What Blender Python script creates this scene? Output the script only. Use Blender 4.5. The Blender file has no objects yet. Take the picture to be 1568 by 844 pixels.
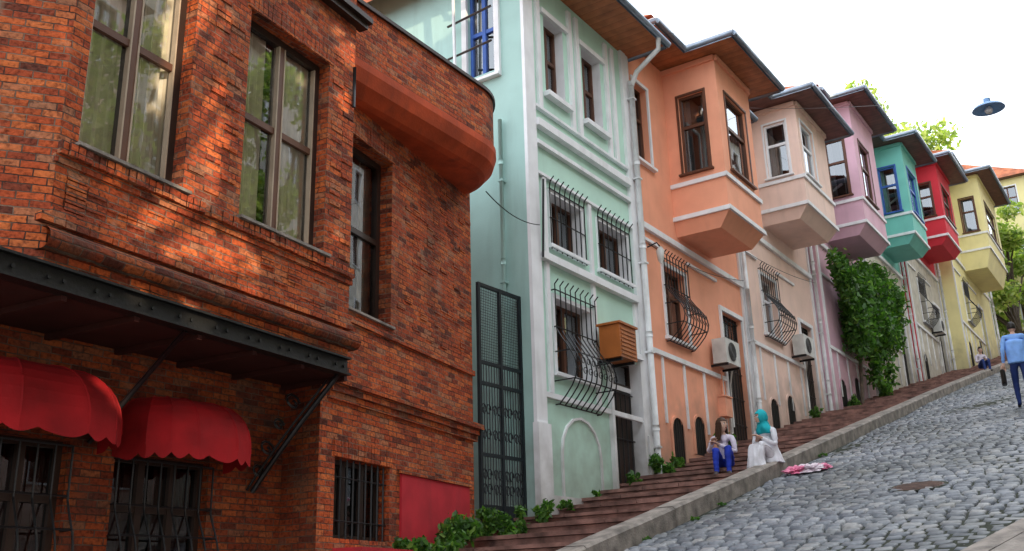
import bpy, math, random, bmesh
import numpy as np
from mathutils import Vector, Matrix, noise
random.seed(7); rng=np.random.default_rng(7)
SC=bpy.context.scene; COL=SC.collection
def g(x): return -0.17+0.235*x
def newmat(name):
    m=bpy.data.materials.new(name); m.use_nodes=True
    nt=m.node_tree; b=nt.nodes['Principled BSDF']; return m,nt,b
def N(nt,t,**k):
    n=nt.nodes.new(t)
    for a,v in k.items(): setattr(n,a,v)
    return n
def L(nt,a,b): nt.links.new(a,b)
def ramp(nt,stops,fac=None):
    r=N(nt,'ShaderNodeValToRGB'); e=r.color_ramp.elements
    while len(e)<len(stops): e.new(.5)
    for i,(p,c) in enumerate(stops):
        e[i].position=p; e[i].color=(*c,1) if len(c)==3 else c
    if fac is not None: L(nt,fac,r.inputs[0])
    return r
def mixc(nt,f,a,b,mode='MIX'):
    m=N(nt,'ShaderNodeMix',data_type='RGBA',blend_type=mode)
    for s,v in((0,f),(6,a),(7,b)):
        if hasattr(v,'type') and hasattr(v,'node'): L(nt,v,m.inputs[s])
        else: m.inputs[s].default_value=v if s==0 else (*v,1)
    return m.outputs[2]
def paint(name,col,rough=.75,var=.12,stain=.35,bump=.15,nscale=3.,stainc=None,metal=0,spec=.3,splash=0):
    m,nt,b=newmat(name); g_=N(nt,'ShaderNodeNewGeometry')
    n1=N(nt,'ShaderNodeTexNoise'); n1.inputs['Scale'].default_value=nscale; n1.inputs['Detail'].default_value=8; L(nt,g_.outputs['Position'],n1.inputs['Vector'])
    mp=N(nt,'ShaderNodeMapping'); mp.inputs['Scale'].default_value=(5,5,.7); L(nt,g_.outputs['Position'],mp.inputs['Vector'])
    n2=N(nt,'ShaderNodeTexNoise'); n2.inputs['Scale'].default_value=1.0; n2.inputs['Detail'].default_value=6; L(nt,mp.outputs[0],n2.inputs['Vector'])
    dk=tuple(c*(1-var*2) for c in col); lt=tuple(min(1,c*(1+var*.6)) for c in col)
    c1=ramp(nt,[(.3,dk),(.65,lt)],n1.outputs[0]).outputs[0]
    sc=stainc or tuple(c*.45+.02 for c in col)
    f=ramp(nt,[(.52,(0,0,0)),(.8,(stain,)*3)],n2.outputs[0]).outputs[0]
    cc=mixc(nt,f,c1,sc)
    if splash:   # rain-splash grime in the first metre above the sloping street
        d=N(nt,'ShaderNodeVectorMath',operation='DOT_PRODUCT'); L(nt,g_.outputs['Position'],d.inputs[0]); d.inputs[1].default_value=(-.235,0,1)
        n5=N(nt,'ShaderNodeTexNoise'); n5.inputs['Scale'].default_value=2.6; n5.inputs['Detail'].default_value=8; L(nt,g_.outputs['Position'],n5.inputs['Vector'])
        a=N(nt,'ShaderNodeMath',operation='MULTIPLY_ADD'); L(nt,n5.outputs[0],a.inputs[0]); a.inputs[1].default_value=-2.2; L(nt,d.outputs['Value'],a.inputs[2])
        r=ramp(nt,[(0,(splash,)*3),(1,(0,0,0))]); mr=N(nt,'ShaderNodeMapRange'); mr.inputs['From Min'].default_value=-1.3; mr.inputs['From Max'].default_value=.1
        L(nt,a.outputs[0],mr.inputs['Value']); L(nt,mr.outputs[0],r.inputs[0])
        cc=mixc(nt,r.outputs[0],cc,(.17,.15,.12))
    L(nt,cc,b.inputs['Base Color'])
    b.inputs['Roughness'].default_value=rough; b.inputs['Metallic'].default_value=metal; b.inputs['Specular IOR Level'].default_value=spec
    n3=N(nt,'ShaderNodeTexNoise'); n3.inputs['Scale'].default_value=40; n3.inputs['Detail'].default_value=4; L(nt,g_.outputs['Position'],n3.inputs['Vector'])
    bp=N(nt,'ShaderNodeBump'); bp.inputs['Strength'].default_value=bump; bp.inputs['Distance'].default_value=.01; L(nt,n3.outputs[0],bp.inputs['Height']); L(nt,bp.outputs[0],b.inputs['Normal'])
    return m
def stucco(name,col,stain=.18): return paint(name,col,var=.05,stain=stain,nscale=1.6,bump=.16,splash=.6)
def brickmat(name,soot=.5,gain=1.0):
    m,nt,b=newmat(name)
    uv=N(nt,'ShaderNodeUVMap'); ge=N(nt,'ShaderNodeNewGeometry')
    nz=N(nt,'ShaderNodeTexNoise'); nz.inputs['Scale'].default_value=6; nz.inputs['Detail'].default_value=4; L(nt,ge.outputs['Position'],nz.inputs['Vector'])
    sub=N(nt,'ShaderNodeVectorMath',operation='SUBTRACT'); L(nt,nz.outputs['Color'],sub.inputs[0]); sub.inputs[1].default_value=(.5,.5,.5)
    scl=N(nt,'ShaderNodeVectorMath',operation='SCALE'); L(nt,sub.outputs[0],scl.inputs[0]); scl.inputs['Scale'].default_value=.018
    add=N(nt,'ShaderNodeVectorMath',operation='ADD'); L(nt,uv.outputs[0],add.inputs[0]); L(nt,scl.outputs[0],add.inputs[1])
    br=N(nt,'ShaderNodeTexBrick'); br.offset=.5
    br.inputs['Color1'].default_value=(0,0,0,1); br.inputs['Color2'].default_value=(1,1,1,1); br.inputs['Mortar'].default_value=(.5,.5,.5,1)
    br.inputs['Scale'].default_value=1; br.inputs['Mortar Size'].default_value=.0055; br.inputs['Mortar Smooth'].default_value=.4
    br.inputs['Brick Width'].default_value=.195; br.inputs['Row Height'].default_value=.062
    L(nt,add.outputs[0],br.inputs['Vector'])
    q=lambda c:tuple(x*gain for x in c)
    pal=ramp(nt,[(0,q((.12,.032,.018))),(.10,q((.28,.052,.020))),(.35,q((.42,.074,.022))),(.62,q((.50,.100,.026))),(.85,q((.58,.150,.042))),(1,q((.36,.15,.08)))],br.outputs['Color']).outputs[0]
    n1=N(nt,'ShaderNodeTexNoise'); n1.inputs['Scale'].default_value=30; n1.inputs['Detail'].default_value=8; L(nt,ge.outputs['Position'],n1.inputs['Vector'])
    c=mixc(nt,1.0,pal,ramp(nt,[(.32,(.42,.38,.38)),(.5,(.95,.92,.9)),(.7,(1.2,1.15,1.1))],n1.outputs[0]).outputs[0],'MULTIPLY')
    n2=N(nt,'ShaderNodeTexNoise'); n2.inputs['Scale'].default_value=1.7; n2.inputs['Detail'].default_value=9; L(nt,ge.outputs['Position'],n2.inputs['Vector'])
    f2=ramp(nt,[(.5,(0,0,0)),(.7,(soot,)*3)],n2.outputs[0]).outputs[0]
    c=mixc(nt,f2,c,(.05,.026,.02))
    n4=N(nt,'ShaderNodeTexNoise'); n4.inputs['Scale'].default_value=4.3; n4.inputs['Detail'].default_value=10; L(nt,ge.outputs['Position'],n4.inputs['Vector'])
    f4=ramp(nt,[(.63,(0,0,0)),(.73,(.5,)*3)],n4.outputs[0]).outputs[0]
    c=mixc(nt,f4,c,q((.34,.22,.15)))
    mort=mixc(nt,ramp(nt,[(.4,(0,0,0)),(.6,(1,1,1))],n4.outputs[0]).outputs[0],(.05,.028,.02),q((.24,.16,.115)))
    c=mixc(nt,br.outputs['Fac'],c,mort)
    L(nt,c,b.inputs['Base Color']); b.inputs['Roughness'].default_value=.82; b.inputs['Specular IOR Level'].default_value=.25
    inv=N(nt,'ShaderNodeMath',operation='MULTIPLY_ADD'); L(nt,br.outputs['Fac'],inv.inputs[0]); inv.inputs[1].default_value=-1.1
    L(nt,n1.outputs[0],inv.inputs[2])
    h2=N(nt,'ShaderNodeMath',operation='MULTIPLY_ADD'); L(nt,br.outputs['Color'],h2.inputs[0]); h2.inputs[1].default_value=.6; L(nt,inv.outputs[0],h2.inputs[2])
    h3=N(nt,'ShaderNodeMath',operation='MULTIPLY_ADD'); L(nt,n4.outputs[0],h3.inputs[0]); h3.inputs[1].default_value=1.2; L(nt,h2.outputs[0],h3.inputs[2])
    bp=N(nt,'ShaderNodeBump'); bp.inputs['Strength'].default_value=1.; bp.inputs['Distance'].default_value=.014; L(nt,h3.outputs[0],bp.inputs['Height']); L(nt,bp.outputs[0],b.inputs['Normal'])
    return m
def randmat(name,stops,rough=.6,nsc=20,bump=.4,spec=.4):
    m,nt,b=newmat(name); ge=N(nt,'ShaderNodeNewGeometry')
    c=ramp(nt,stops,ge.outputs['Random Per Island']).outputs[0]
    n1=N(nt,'ShaderNodeTexNoise'); n1.inputs['Scale'].default_value=nsc; n1.inputs['Detail'].default_value=6; L(nt,ge.outputs['Position'],n1.inputs['Vector'])
    c=mixc(nt,1.0,c,ramp(nt,[(.3,(.75,.75,.75)),(.7,(1.15,1.15,1.15))],n1.outputs[0]).outputs[0],'MULTIPLY')
    n2=N(nt,'ShaderNodeTexNoise'); n2.inputs['Scale'].default_value=.7; n2.inputs['Detail'].default_value=5; L(nt,ge.outputs['Position'],n2.inputs['Vector'])
    c=mixc(nt,1.0,c,ramp(nt,[(.35,(.65,.65,.6)),(.65,(1.1,1.1,1.1))],n2.outputs[0]).outputs[0],'MULTIPLY')
    L(nt,c,b.inputs['Base Color']); b.inputs['Roughness'].default_value=rough; b.inputs['Specular IOR Level'].default_value=spec
    bp=N(nt,'ShaderNodeBump'); bp.inputs['Strength'].default_value=bump; bp.inputs['Distance'].default_value=.006; L(nt,n1.outputs[0],bp.inputs['Height']); L(nt,bp.outputs[0],b.inputs['Normal'])
    return m
def leafmat(name,stops,tr=.4):
    m=bpy.data.materials.new(name); m.use_nodes=True; nt=m.node_tree; nt.nodes.clear()
    ge=N(nt,'ShaderNodeNewGeometry'); c=ramp(nt,stops,ge.outputs['Random Per Island']).outputs[0]
    p=N(nt,'ShaderNodeBsdfPrincipled'); p.inputs['Roughness'].default_value=.5; L(nt,c,p.inputs['Base Color'])
    t=N(nt,'ShaderNodeBsdfTranslucent'); L(nt,mixc(nt,1.0,c,(1.5,1.7,.7),'MULTIPLY'),t.inputs[0])
    mx=N(nt,'ShaderNodeMixShader'); mx.inputs[0].default_value=tr; L(nt,p.outputs[0],mx.inputs[1]); L(nt,t.outputs[0],mx.inputs[2])
    o=N(nt,'ShaderNodeOutputMaterial'); L(nt,mx.outputs[0],o.inputs[0]); return m
def glassmat(name,base=.12,tint=(.75,.8,.8),bump=.02):
    m=bpy.data.materials.new(name); m.use_nodes=True; nt=m.node_tree; nt.nodes.clear()
    gl=N(nt,'ShaderNodeBsdfGlossy'); gl.inputs['Roughness'].default_value=.015; gl.inputs['Color'].default_value=(.9,.95,1,1)
    ge=N(nt,'ShaderNodeNewGeometry'); n1=N(nt,'ShaderNodeTexNoise'); n1.inputs['Scale'].default_value=2.2; n1.inputs['Detail'].default_value=0; L(nt,ge.outputs['Position'],n1.inputs['Vector'])
    bp=N(nt,'ShaderNodeBump'); bp.inputs['Strength'].default_value=bump; bp.inputs['Distance'].default_value=.05; L(nt,n1.outputs[0],bp.inputs['Height']); L(nt,bp.outputs[0],gl.inputs['Normal'])
    tr=N(nt,'ShaderNodeBsdfTransparent'); tr.inputs[0].default_value=(*tint,1)
    fr=N(nt,'ShaderNodeFresnel'); fr.inputs[0].default_value=1.5
    ad=N(nt,'ShaderNodeMath',operation='MULTIPLY_ADD'); L(nt,fr.outputs[0],ad.inputs[0]); ad.inputs[1].default_value=1.3; ad.inputs[2].default_value=base
    mx=N(nt,'ShaderNodeMixShader'); L(nt,ad.outputs[0],mx.inputs[0]); L(nt,tr.outputs[0],mx.inputs[1]); L(nt,gl.outputs[0],mx.inputs[2])
    o=N(nt,'ShaderNodeOutputMaterial'); L(nt,mx.outputs[0],o.inputs[0]); return m
def soffitmat(name,c1,c2):
    m,nt,b=newmat(name); ge=N(nt,'ShaderNodeNewGeometry')
    w=N(nt,'ShaderNodeTexWave'); w.bands_direction='X'; w.wave_profile='SAW'; w.inputs['Scale'].default_value=1.6; L(nt,ge.outputs['Position'],w.inputs['Vector'])
    c=ramp(nt,[(0,tuple(x*.3 for x in c1)),(.07,c1),(1,c2)],w.outputs[0]).outputs[0]
    n1=N(nt,'ShaderNodeTexNoise'); n1.inputs['Scale'].default_value=4; n1.inputs['Detail'].default_value=6; L(nt,ge.outputs['Position'],n1.inputs['Vector'])
    c=mixc(nt,1.0,c,ramp(nt,[(.3,(.6,.6,.6)),(.7,(1.1,1.1,1.1))],n1.outputs[0]).outputs[0],'MULTIPLY')
    L(nt,c,b.inputs['Base Color']); b.inputs['Roughness'].default_value=.6; return m

M={}
M['brick']=brickmat('brick_wall',.5,1.0)
M['brick_dark']=brickmat('brick_sooty_shaded',.9,.5)  # sootier brick, colour also darkened to paint in the shade under the bay
M['white']=paint('white_trim',(.80,.81,.83),stain=.35,var=.05,stainc=(.42,.42,.40),splash=.65)
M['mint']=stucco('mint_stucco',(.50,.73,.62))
M['mint_side']=stucco('mint_side_shaded',(.38,.58,.54),.3)  # mint stucco with the side wall's shade put into its colour
M['peach']=stucco('peach_stucco',(.88,.39,.245))
M['cream']=stucco('cream_pink_stucco',(.82,.60,.51),.25)
M['mauve']=stucco('mauve_stucco',(.68,.43,.52),.2)
M['teal']=stucco('teal_stucco',(.20,.56,.49),.2)
M['red']=stucco('red_stucco',(.62,.04,.06),.15)
M['yellow']=stucco('yellow_stucco',(.80,.72,.36),.2)
M['greyst']=paint('grey_stucco',(.56,.53,.45),stain=.45,splash=.5)
M['orange']=paint('orange_paint',(.48,.07,.018),stain=.7,var=.18,bump=.4,stainc=(.14,.03,.014))
M['redpanel']=paint('red_panel_paint',(.48,.022,.035),stain=.45,var=.12)
M['brownframe']=paint('brown_frame',(.12,.05,.028),rough=.45,stain=.2)
M['darkframe']=paint('dark_frame',(.035,.02,.015),rough=.4)
M['litframe']=paint('frame_sun_highlight',(.42,.33,.24),rough=.5)  # cream tone paints the sun's highlight on the bay window mullions
M['woodor']=paint('orange_wood',(.42,.13,.03),rough=.45)
M['blueframe']=paint('blue_frame',(.05,.13,.45),rough=.4)
M['iron']=paint('wrought_iron',(.012,.012,.014),rough=.4,metal=.3,stain=.1,spec=.5)
M['beam']=paint('black_painted_beam',(.010,.010,.010),rough=.5,spec=.3,bump=.3,nscale=9)
M['gate']=paint('gate_paint',(.012,.018,.022),rough=.5)
M['pipe']=paint('white_pipe',(.74,.76,.77),rough=.4,stain=.4,stainc=(.4,.38,.34),splash=.5)
M['gutter']=paint('zinc_gutter',(.28,.34,.42),rough=.35,metal=.5,stain=.3)
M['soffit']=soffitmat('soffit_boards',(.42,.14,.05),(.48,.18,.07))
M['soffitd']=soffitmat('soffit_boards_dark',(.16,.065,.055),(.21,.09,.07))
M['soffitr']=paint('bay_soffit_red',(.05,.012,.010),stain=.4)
M['room']=paint('room_dark',(.03,.025,.02))
M['curtain']=paint('curtain_cloth',(.86,.80,.68),rough=.9,stain=.1,bump=.05,var=.05)
M['curtaind']=paint('curtain_sheer',(.34,.33,.30),rough=.9,stain=.1,bump=.05)
M['curtainr']=paint('curtain_red',(.12,.03,.02),rough=.9)
M['glass']=glassmat('window_glass',.10,(.95,.95,.93)); M['glass2']=glassmat('window_glass_far',.16,(.5,.55,.6)); M['glass3']=glassmat('window_glass_dark',.0,(.4,.4,.4))
M['awning']=paint('awning_canvas',(.34,.006,.010),rough=.8,var=.18,stain=.4,bump=.3)
M['tile']=paint('roof_tile',(.42,.14,.07),stain=.5,var=.25)
M['stone']=paint('kerb_stone',(.28,.245,.215),rough=.75,var=.3,stain=.7,bump=.8,nscale=5)
M['step']=paint('step_stone',(.25,.135,.11),rough=.7,var=.35,stain=.7,bump=.6,nscale=4,stainc=(.075,.05,.045))
M['joint']=paint('road_joint_soil',(.030,.036,.022),rough=.9,var=.3,bump=.8,nscale=12)
M['sett']=randmat('granite_setts',[(0,(.09,.10,.12)),(.35,(.14,.155,.18)),(.75,(.20,.215,.24)),(1,(.29,.29,.295))],rough=.48,nsc=22,bump=.5,spec=.4)
M['ground']=paint('ground_soil',(.12,.11,.08),var=.3,stain=.5)
M['bark']=paint('bark',(.09,.065,.045),var=.3,bump=1,nscale=8)
M['leaf']=leafmat('leaf_vine',[(0,(.025,.07,.012)),(.5,(.055,.15,.025)),(.85,(.10,.23,.035)),(1,(.17,.29,.055))])
M['leaf2']=leafmat('leaf_tree',[(0,(.03,.055,.015)),(.5,(.06,.10,.025)),(1,(.13,.18,.05))],.08)
M['leaf3']=leafmat('leaf_far',[(0,(.14,.22,.05)),(.5,(.28,.36,.10)),(1,(.48,.50,.18))],.5)
M['ac']=paint('ac_casing',(.6,.6,.57),rough=.5,stain=.4); M['acd']=paint('ac_grille',(.10,.10,.10))
M['rust']=paint('rusty_iron',(.10,.055,.04),rough=.6,var=.3,bump=.6,nscale=12)
M['facing']=paint('opposite_render',(.62,.57,.50),stain=.4)

class Fr:
    def __init__(s,ox=0,oy=0,tx=1,ty=0):
        l=math.hypot(tx,ty); s.o=(ox,oy); s.t=(tx/l,ty/l); s.n=(ty/l,-tx/l)
    def w(s,u,d,z): return (s.o[0]+s.t[0]*u+s.n[0]*d, s.o[1]+s.t[1]*u+s.n[1]*d, z)
W=Fr()
class MB:
    def __init__(s,fr=None): s.v=[];s.f=[];s.m=[];s.uv=[];s.mats=[];s.fr=fr or W; s.sm=[]
    def mi(s,m):
        if m not in s.mats: s.mats.append(m)
        return s.mats.index(m)
    def face(s,pts,mat,uv=None,world=False,smooth=False):
        P=[p if world else s.fr.w(*p) for p in pts]
        b=len(s.v); s.v+=P; s.f.append(tuple(range(b,b+len(P)))); s.m.append(s.mi(mat)); s.uv.append(uv); s.sm.append(smooth)
    def box(s,u0,u1,d0,d1,z0,z1,mat):
        if u0>u1:u0,u1=u1,u0
        if d0>d1:d0,d1=d1,d0
        c=[[(u,d,z) for z in(z0,z1)] for u in(u0,u1) for d in(d0,d1)]
        a,b_,c_,e=c[0],c[1],c[2],c[3]
        s.face([b_[0],e[0],e[1],b_[1]],mat); s.face([c_[0],a[0],a[1],c_[1]],mat)
        s.face([a[0],b_[0],b_[1],a[1]],mat); s.face([e[0],c_[0],c_[1],e[1]],mat)
        s.face([b_[1],e[1],c_[1],a[1]],mat); s.face([a[0],c_[0],e[0],b_[0]],mat)
    def tube(s,path,r,mat,sides=6,world=False,caps=True,rad=None):
        P=[Vector(p if world else s.fr.w(*p)) for p in path]; n=len(P); b=len(s.v); ref=Vector((.13,.27,.95)).normalized()
        k=s.mi(mat)
        for i in range(n):
            t=(P[min(i+1,n-1)]-P[max(i-1,0)]).normalized()
            rf=ref if abs(t.dot(ref))<.93 else Vector((.9,.3,.1)).normalized()
            x=t.cross(rf).normalized(); y=t.cross(x)
            rr=rad[i] if rad else r
            for j in range(sides):
                a=2*math.pi*j/sides; s.v.append(tuple(P[i]+x*rr*math.cos(a)+y*rr*math.sin(a)))
        for i in range(n-1):
            for j in range(sides):
                j2=(j+1)%sides
                s.f.append((b+i*sides+j,b+i*sides+j2,b+(i+1)*sides+j2,b+(i+1)*sides+j)); s.m.append(k); s.uv.append(None); s.sm.append(sides>5)
        if caps:
            s.f.append(tuple(b+j for j in range(sides))); s.m.append(k); s.uv.append(None); s.sm.append(False)
            s.f.append(tuple(b+(n-1)*sides+j for j in reversed(range(sides)))); s.m.append(k); s.uv.append(None); s.sm.append(False)
    def sweep(s,path,prof,mat,smooth=True):
        n=len(path); nor=[]; ln=[0]
        for i in range(n):
            a=path[max(i-1,0)]; c=path[min(i+1,n-1)]; tx,ty=c[0]-a[0],c[1]-a[1]; l=math.hypot(tx,ty); nor.append((ty/l,-tx/l))
            if i: ln.append(ln[-1]+math.hypot(path[i][0]-path[i-1][0],path[i][1]-path[i-1][1]))
        for j in range(len(prof)-1):
            (o0,z0),(o1,z1)=prof[j],prof[j+1]
            for i in range(n-1):
                p,q=path[i],path[i+1]; a,c=nor[i],nor[i+1]
                s.face([(p[0]+a[0]*o0,p[1]+a[1]*o0,z0),(q[0]+c[0]*o0,q[1]+c[1]*o0,z0),(q[0]+c[0]*o1,q[1]+c[1]*o1,z1),(p[0]+a[0]*o1,p[1]+a[1]*o1,z1)],mat,
                  uv=[(ln[i],z0),(ln[i+1],z0),(ln[i+1],z1),(ln[i],z1)],world=True)
    def wall(s,u0,u1,z0,z1,ops,mat,d=0,reveal=.2,rmat=None):
        us=sorted(set([u0,u1]+[o[0] for o in ops]+[o[1] for o in ops])); zs=sorted(set([z0,z1]+[o[2] for o in ops]+[o[3] for o in ops]))
        for i in range(len(us)-1):
            for j in range(len(zs)-1):
                uc=(us[i]+us[i+1])/2; zc=(zs[j]+zs[j+1])/2
                if any(o[0]<uc<o[1] and o[2]<zc<o[3] for o in ops): continue
                s.face([(us[i],d,zs[j]),(us[i+1],d,zs[j]),(us[i+1],d,zs[j+1]),(us[i],d,zs[j+1])],mat)
        rm=rmat or mat
        for a,b_,c,e in [o[:4] for o in ops]:
            D=d-reveal
            s.face([(a,d,c),(a,D,c),(a,D,e),(a,d,e)],rm); s.face([(b_,D,c),(b_,d,c),(b_,d,e),(b_,D,e)],rm)
            s.face([(a,d,e),(a,D,e),(b_,D,e),(b_,d,e)],rm); s.face([(a,D,c),(a,d,c),(b_,d,c),(b_,D,c)],rm)
    def build(s,name,parent=None,smooth=False):
        me=bpy.data.meshes.new(name); me.from_pydata(s.v,[],s.f)
        for m in s.mats: me.materials.append(M[m] if isinstance(m,str) else m)
        me.polygons.foreach_set('material_index',s.m)
        me.polygons.foreach_set('use_smooth',[bool(x or smooth) for x in s.sm])
        uvl=me.uv_layers.new(name='UVMap'); me.update(); arr=np.zeros(len(me.loops)*2)
        for p,u in zip(me.polygons,s.uv):
            if u is None:
                nn=p.normal
                if abs(nn.z)>.75: f=lambda q:(q[0],q[1])
                else:
                    l=math.hypot(nn.x,nn.y); tx,ty=-nn.y/l,nn.x/l; f=lambda q:(q[0]*tx+q[1]*ty,q[2])
                for k,vi in enumerate(p.vertices):
                    a=f(s.v[vi]); arr[(p.loop_start+k)*2]=a[0]; arr[(p.loop_start+k)*2+1]=a[1]
            else:
                for k in range(len(u)): arr[(p.loop_start+k)*2]=u[k][0]; arr[(p.loop_start+k)*2+1]=u[k][1]
        uvl.data.foreach_set('uv',arr)
        ob=bpy.data.objects.new(name,me); COL.objects.link(ob)
        if parent: ob.parent=parent
        return ob
def empty(name,loc=(0,0,0)):
    e=bpy.data.objects.new(name,None); COL.objects.link(e); e.empty_display_size=.2; return e

def curtain(mb,u0,u1,z0,z1,d,mat,amp=.03,fold=.11):
    n=max(6,int((u1-u0)/.02)); ph=random.random()*6
    pts=[]
    for i in range(n+1):
        u=u0+(u1-u0)*i/n; pts.append((u,d+amp*math.sin(2*math.pi*(u/fold)+ph+.8*math.sin(u*9))))
    for i in range(n):
        a,b=pts[i],pts[i+1]
        mb.face([(a[0],a[1],z0),(b[0],b[1],z0),(b[0],b[1],z1),(a[0],a[1],z1)],mat)
def window(mb,u0,u1,z0,z1,d,outer='brownframe',inner=None,cols=2,rows=(.5,),glass='glass2',cur='curtaind',fw=.06,room=True,mull=.035,curs=None,rd=.5,cd=.16):
    inner=inner or outer; D0,D1=d-.05,d+.01
    mb.box(u0,u0+fw,D0,D1,z0,z1,outer); mb.box(u1-fw,u1,D0,D1,z0,z1,outer)
    mb.box(u0+fw,u1-fw,D0,D1,z0,z0+fw,outer); mb.box(u0+fw,u1-fw,D0,D1,z1-fw,z1,outer)
    for c in range(1,cols):
        u=u0+(u1-u0)*c/cols; mb.box(u-mull,u+mull,D0+.006,D1+.006,z0+fw,z1-fw,inner)
    for r in rows:
        z=z0+(z1-z0)*r; mb.box(u0+fw,u1-fw,D0+.012,D1-.004,z-mull,z+mull,inner)
    mb.face([(u0+fw,d-.03,z0+fw),(u1-fw,d-.03,z0+fw),(u1-fw,d-.03,z1-fw),(u0+fw,d-.03,z1-fw)],glass)
    if room:
        D=d-.06; E=d-.06-rd
        a,b,c,e=u0-.1,u1+.1,z0-.1,z1+.1
        mb.face([(a,E,c),(b,E,c),(b,E,e),(a,E,e)],'room')
        mb.face([(a,D,c),(a,E,c),(a,E,e),(a,D,e)],'room'); mb.face([(b,E,c),(b,D,c),(b,D,e),(b,E,e)],'room')
        mb.face([(a,E,e),(b,E,e),(b,D,e),(a,D,e)],'room'); mb.face([(a,E,c),(b,E,c),(b,D,c),(a,D,c)],'room')
    else:
        mb.face([(u0+fw,d-.045,z0+fw),(u1-fw,d-.045,z0+fw),(u1-fw,d-.045,z1-fw),(u0+fw,d-.045,z1-fw)],'room')
    w=u1-u0
    if curs is None: curs=[(0,.3),(.72,1)]
    for a,b in curs: curtain(mb,u0+w*a+.01,u0+w*b-.01,z0+.03,z1-.02,d-cd,cur)
def grille(mb,u0,u1,z0,z1,belly=.0,n=7,d0=.05,spikes=True,r=.011,scroll=True):
    H=z1-z0
    def dd(t):
        if belly<=0: return d0
        if t<.35: return d0+.02
        s=(t-.35)/.65; return d0+.02+belly*math.sin(math.pi*min(1,s**1.25))*(1-.15*s)
    us=[u0+(u1-u0)*i/(n-1) for i in range(n)]
    for k,u in enumerate(us):
        path=[(u,dd(t/14),z1-H*t/14) for t in range(15)]
        if spikes: path=[(u,d0+.09,z1+.16),(u,d0+.02,z1+.09)]+path
        mb.tube(path,r,'iron',5)
    for t in (.0,.33,.55,.8,1) if belly>0 else (.03,.5,.97):
        d=dd(t); z=z1-H*t
        mb.tube([(u0,0,z),(u0,d,z),(u1,d,z),(u1,0,z)],r*1.05,'iron',5)
    if scroll and belly>0:
        zc=z1-H*.68
        for k in range(n-1):
            uc=(us[k]+us[k+1])/2; rr=(us[1]-us[0])*.42
            for sg in(1,-1):
                mb.tube([(uc+rr*math.cos(a*.5)*(1-a*.045),dd((z1-(zc+sg*rr*1.3))/H)+.012,zc+sg*rr*1.25+rr*math.sin(a*.5)*(1-a*.045)) for a in range(0,15)],r*.6,'iron',4)
def arch(mb,uc,w,z0,z1,mat,fmat,d=.0,fw=.05,bars=True):
    r=w/2; zs=z1-r
    pts=[(uc-r,z0),(uc+r,z0)]+[(uc+r*math.cos(a),zs+r*math.sin(a)) for a in np.linspace(0,math.pi,9)]
    mb.face([(p[0],d+.004,p[1]) for p in pts],mat)
    o=r+fw; out=[(uc+o,z0)]+[(uc+o*math.cos(a),zs+o*math.sin(a)) for a in np.linspace(0,math.pi,9)]+[(uc-o,z0)]
    inn=[(uc+r,z0)]+[(uc+r*math.cos(a),zs+r*math.sin(a)) for a in np.linspace(0,math.pi,9)]+[(uc-r,z0)]
    for i in range(len(out)-1):
        a,b,c,e=out[i],out[i+1],inn[i+1],inn[i]
        mb.face([(a[0],d+.035,a[1]),(b[0],d+.035,b[1]),(c[0],d+.035,c[1]),(e[0],d+.035,e[1])],fmat)
        mb.face([(a[0],d,a[1]),(b[0],d,b[1]),(b[0],d+.035,b[1]),(a[0],d+.035,a[1])],fmat)
        mb.face([(e[0],d+.035,e[1]),(c[0],d+.035,c[1]),(c[0],d,c[1]),(e[0],d,e[1])],fmat)
    if bars:
        for k in range(5):
            u=uc-r+w*(k+.5)/5; mb.tube([(u,d+.02,z0),(u,d+.02,zs+math.sqrt(max(0,r*r-(u-uc)**2)))],.009,'iron',4)
def surround(mb,u0,u1,z0,z1,mat='white',w=.09,d=.03,sill=True):
    mb.box(u0-w,u0,0,d,z0,z1,mat); mb.box(u1,u1+w,0,d,z0,z1,mat); mb.box(u0-w,u1+w,0,d+.004,z1,z1+w,mat)
    if sill: mb.box(u0-w-.04,u1+w+.04,0,d+.06,z0-w*.8,z0,mat)
def eave(par,fr,u0,u1,b0,b1,bd,zw,over,sof,gut='gutter',nm='eave'):
    mb=MB(fr); t=.07
    if bd>0:
        bo=bd+.6; L0=b0-.5; L1=b1+.5
        poly=[(u0,0),(u0,over),(L0,over),(L0,bo),(L1,bo),(L1,over),(max(u1,L1+.02),over),(max(u1,L1+.02),0)]
        rects=[(u0,L0,-.3,over),(L0,L1,-.3,bo),(L1,poly[6][0],-.3,over)]
    else:
        poly=[(u0,0),(u0,over),(u1,over),(u1,0)]; rects=[(u0,u1,-.3,over)]
    z0=zw
    for (a,b,c,e) in rects:
        if b-a<.01: continue
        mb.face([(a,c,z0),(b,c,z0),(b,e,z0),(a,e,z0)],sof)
        mb.face([(a,c,z0+t+.1),(b,c,z0+t+.1),(b,e,z0+t+.02),(a,e,z0+t+.02)],'tile')
    for i in range(len(poly)-1):
        a,b=poly[i],poly[i+1]
        mb.face([(a[0],a[1],z0-.05),(b[0],b[1],z0-.05),(b[0],b[1],z0+t+.03),(a[0],a[1],z0+t+.03)],gut)
    gp=[(p[0],p[1]+(.05 if i not in(0,len(poly)-1) else 0),z0+.03) for i,p in enumerate(poly)]
    for i in range(len(gp)-1):
        a,b=gp[i],gp[i+1]
        mb.tube([a,b],.06,gut,8)
        mb.tube([(a[0],a[1],a[2]+.07),(b[0],b[1],b[2]+.07)],.018,'white',5)  # white rod paints the lit upper edge of the gutter
    mb.build(nm,par)
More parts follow.
